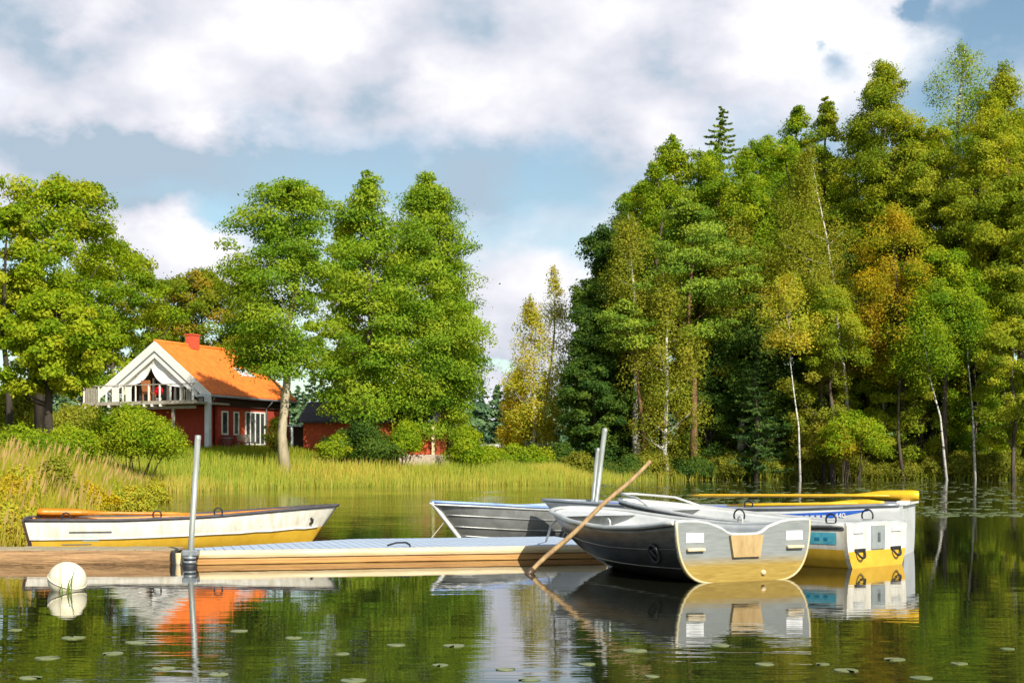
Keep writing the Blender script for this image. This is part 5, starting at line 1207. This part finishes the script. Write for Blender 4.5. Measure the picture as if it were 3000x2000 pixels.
mb = MB(); mb.lathe([(0, 0), (.28, 0), (.35, .25), (.37, .42), (.35, .6), (.28, .85), (.26, .85), (.26, .80), (0, .80)], sides=20); mb.build('staves', surf('red_brown_staves', (.16, .03, .02), (.09, .02, .015), 9, .7), br_)
mb = MB()
for zz, r_ in ((.14, .335), (.70, .335)): mb.tube([(r_ * math.cos(t), r_ * math.sin(t), zz) for t in np.linspace(0, 2 * math.pi, 25)], .016, 6, cap=False)
mb.build('hoop', M_GREYM, br_)

# ------------------------------------------------------------------ the red shed
sc0 = Vector((X(1268, 84.0), 84.0, 1.75)); SL, SD = 7.9, 4.4
shed = empty('red_shed', sc0, math.radians(-8), 'long low red shed with dark roof, mostly hidden by alders', 'shed')
mb = MB(); mb.box((-SL / 2, .1, 1.0), (SL, .2, 2.0)); part(mb, 'front_wall', M_REDL, shed)
mb = MB(); mb.prism([(0, 0), (SD, 0), (SD, 2.0), (SD / 2, 3.05), (0, 2.0)], .2, 0, Matrix.Translation((.0, 0, 0)) @ Matrix.Rotation(math.pi / 2, 4, 'Z')); part(mb, 'gable_wall', M_REDL, shed)
mb = MB(); mb.box((-SL / 2, SD - .1, 1.0), (SL, .2, 2.0)); mb.box((-SL + .1, SD / 2, 1.0), (.2, SD - .4, 2.0)); part(mb, 'back_wall', M_REDL, shed)
mb = MB()
for sg in (0, 1):
    y0 = -.35 if sg == 0 else SD + .35; mb.add([(-SL - .3, y0, 1.88), (.3, y0, 1.88), (.3, SD / 2, 3.12), (-SL - .3, SD / 2, 3.12), (-SL - .3, y0, 2.0), (.3, y0, 2.0), (.3, SD / 2, 3.24), (-SL - .3, SD / 2, 3.24)], [(0, 1, 2, 3), (4, 5, 6, 7), (0, 1, 5, 4), (1, 2, 6, 5), (0, 3, 7, 4)], 0)
part(mb, 'roof', M_ROOFD, shed)
mb = MB(); mb.box((.03, -.03, 1.0), (.16, .16, 2.0)); part(mb, 'corner_board', M_CREAM, shed)
mb = MB(); mb.box((-.95, 2.2 - .05, -.35), (2.2, SD + .3, .68), 0, bev=.03); part(mb, 'stone_base', M_STONE, shed)
mb = MB(); mb.box((-SL - .75, .5, 1.72), (1.5, 1.6, .10)); part(mb, 'porch_roof', M_GREYM, shed)
for xx in (-SL - 1.35, -SL - .62):
    mb = MB(); mb.box((xx, -.2, .55), (.12, .12, 2.3)); part(mb, 'porch_post', M_GTRIM, shed)
mb = MB(); mb.box((-SL - .4, .9, .85), (1.0, .1, 1.7)); part(mb, 'dark_opening', M_DWOOD_SHADE, shed)  # dark sheet standing in for the shade inside the porch opening
# white railing and lamp beyond the hedge
ra, rb = P(1352, 1306, 120), P(1640, 1304, 128)
rail = empty('white_railing', (ra.x, ra.y, zl(ra.x, ra.y)), 0, 'long white railing seen above the hedge between the shores', 'railing')
o_ = Vector(rail.location); mb = MB(); mb.bar(ra - o_, rb - o_, .10, .26); mb.build('top_beam', M_WHITE2, rail)
for i in range(8):
    q = ra.lerp(rb, i / 7); g = zl(q.x, q.y); mb = MB(); mb.box((q.x - o_.x, q.y + .1 - o_.y, (q.z + g) / 2 - o_.z + (.25 if i == 0 else 0)), (.12, .09, q.z - g + (.5 if i == 0 else 0))); mb.build('rail_post', M_WHITE2, rail)
q = P(1405, 1270, 119); g = zl(q.x, q.y); lp = empty('lamp_post', (q.x, q.y, g), 0, 'small grey lamp post by the white railing', 'lamp post')
mb = MB(); mb.tube([(0, 0, 0), (0, 0, q.z - g)], .06, 8); mb.build('pole', M_GREYM, lp); mb = MB(); mb.lathe([(0, .12), (.2, .06), (.2, 0), (0, 0)], (0, 0, q.z - g), 12); mb.build('lamp_head', M_GTRIM, lp)
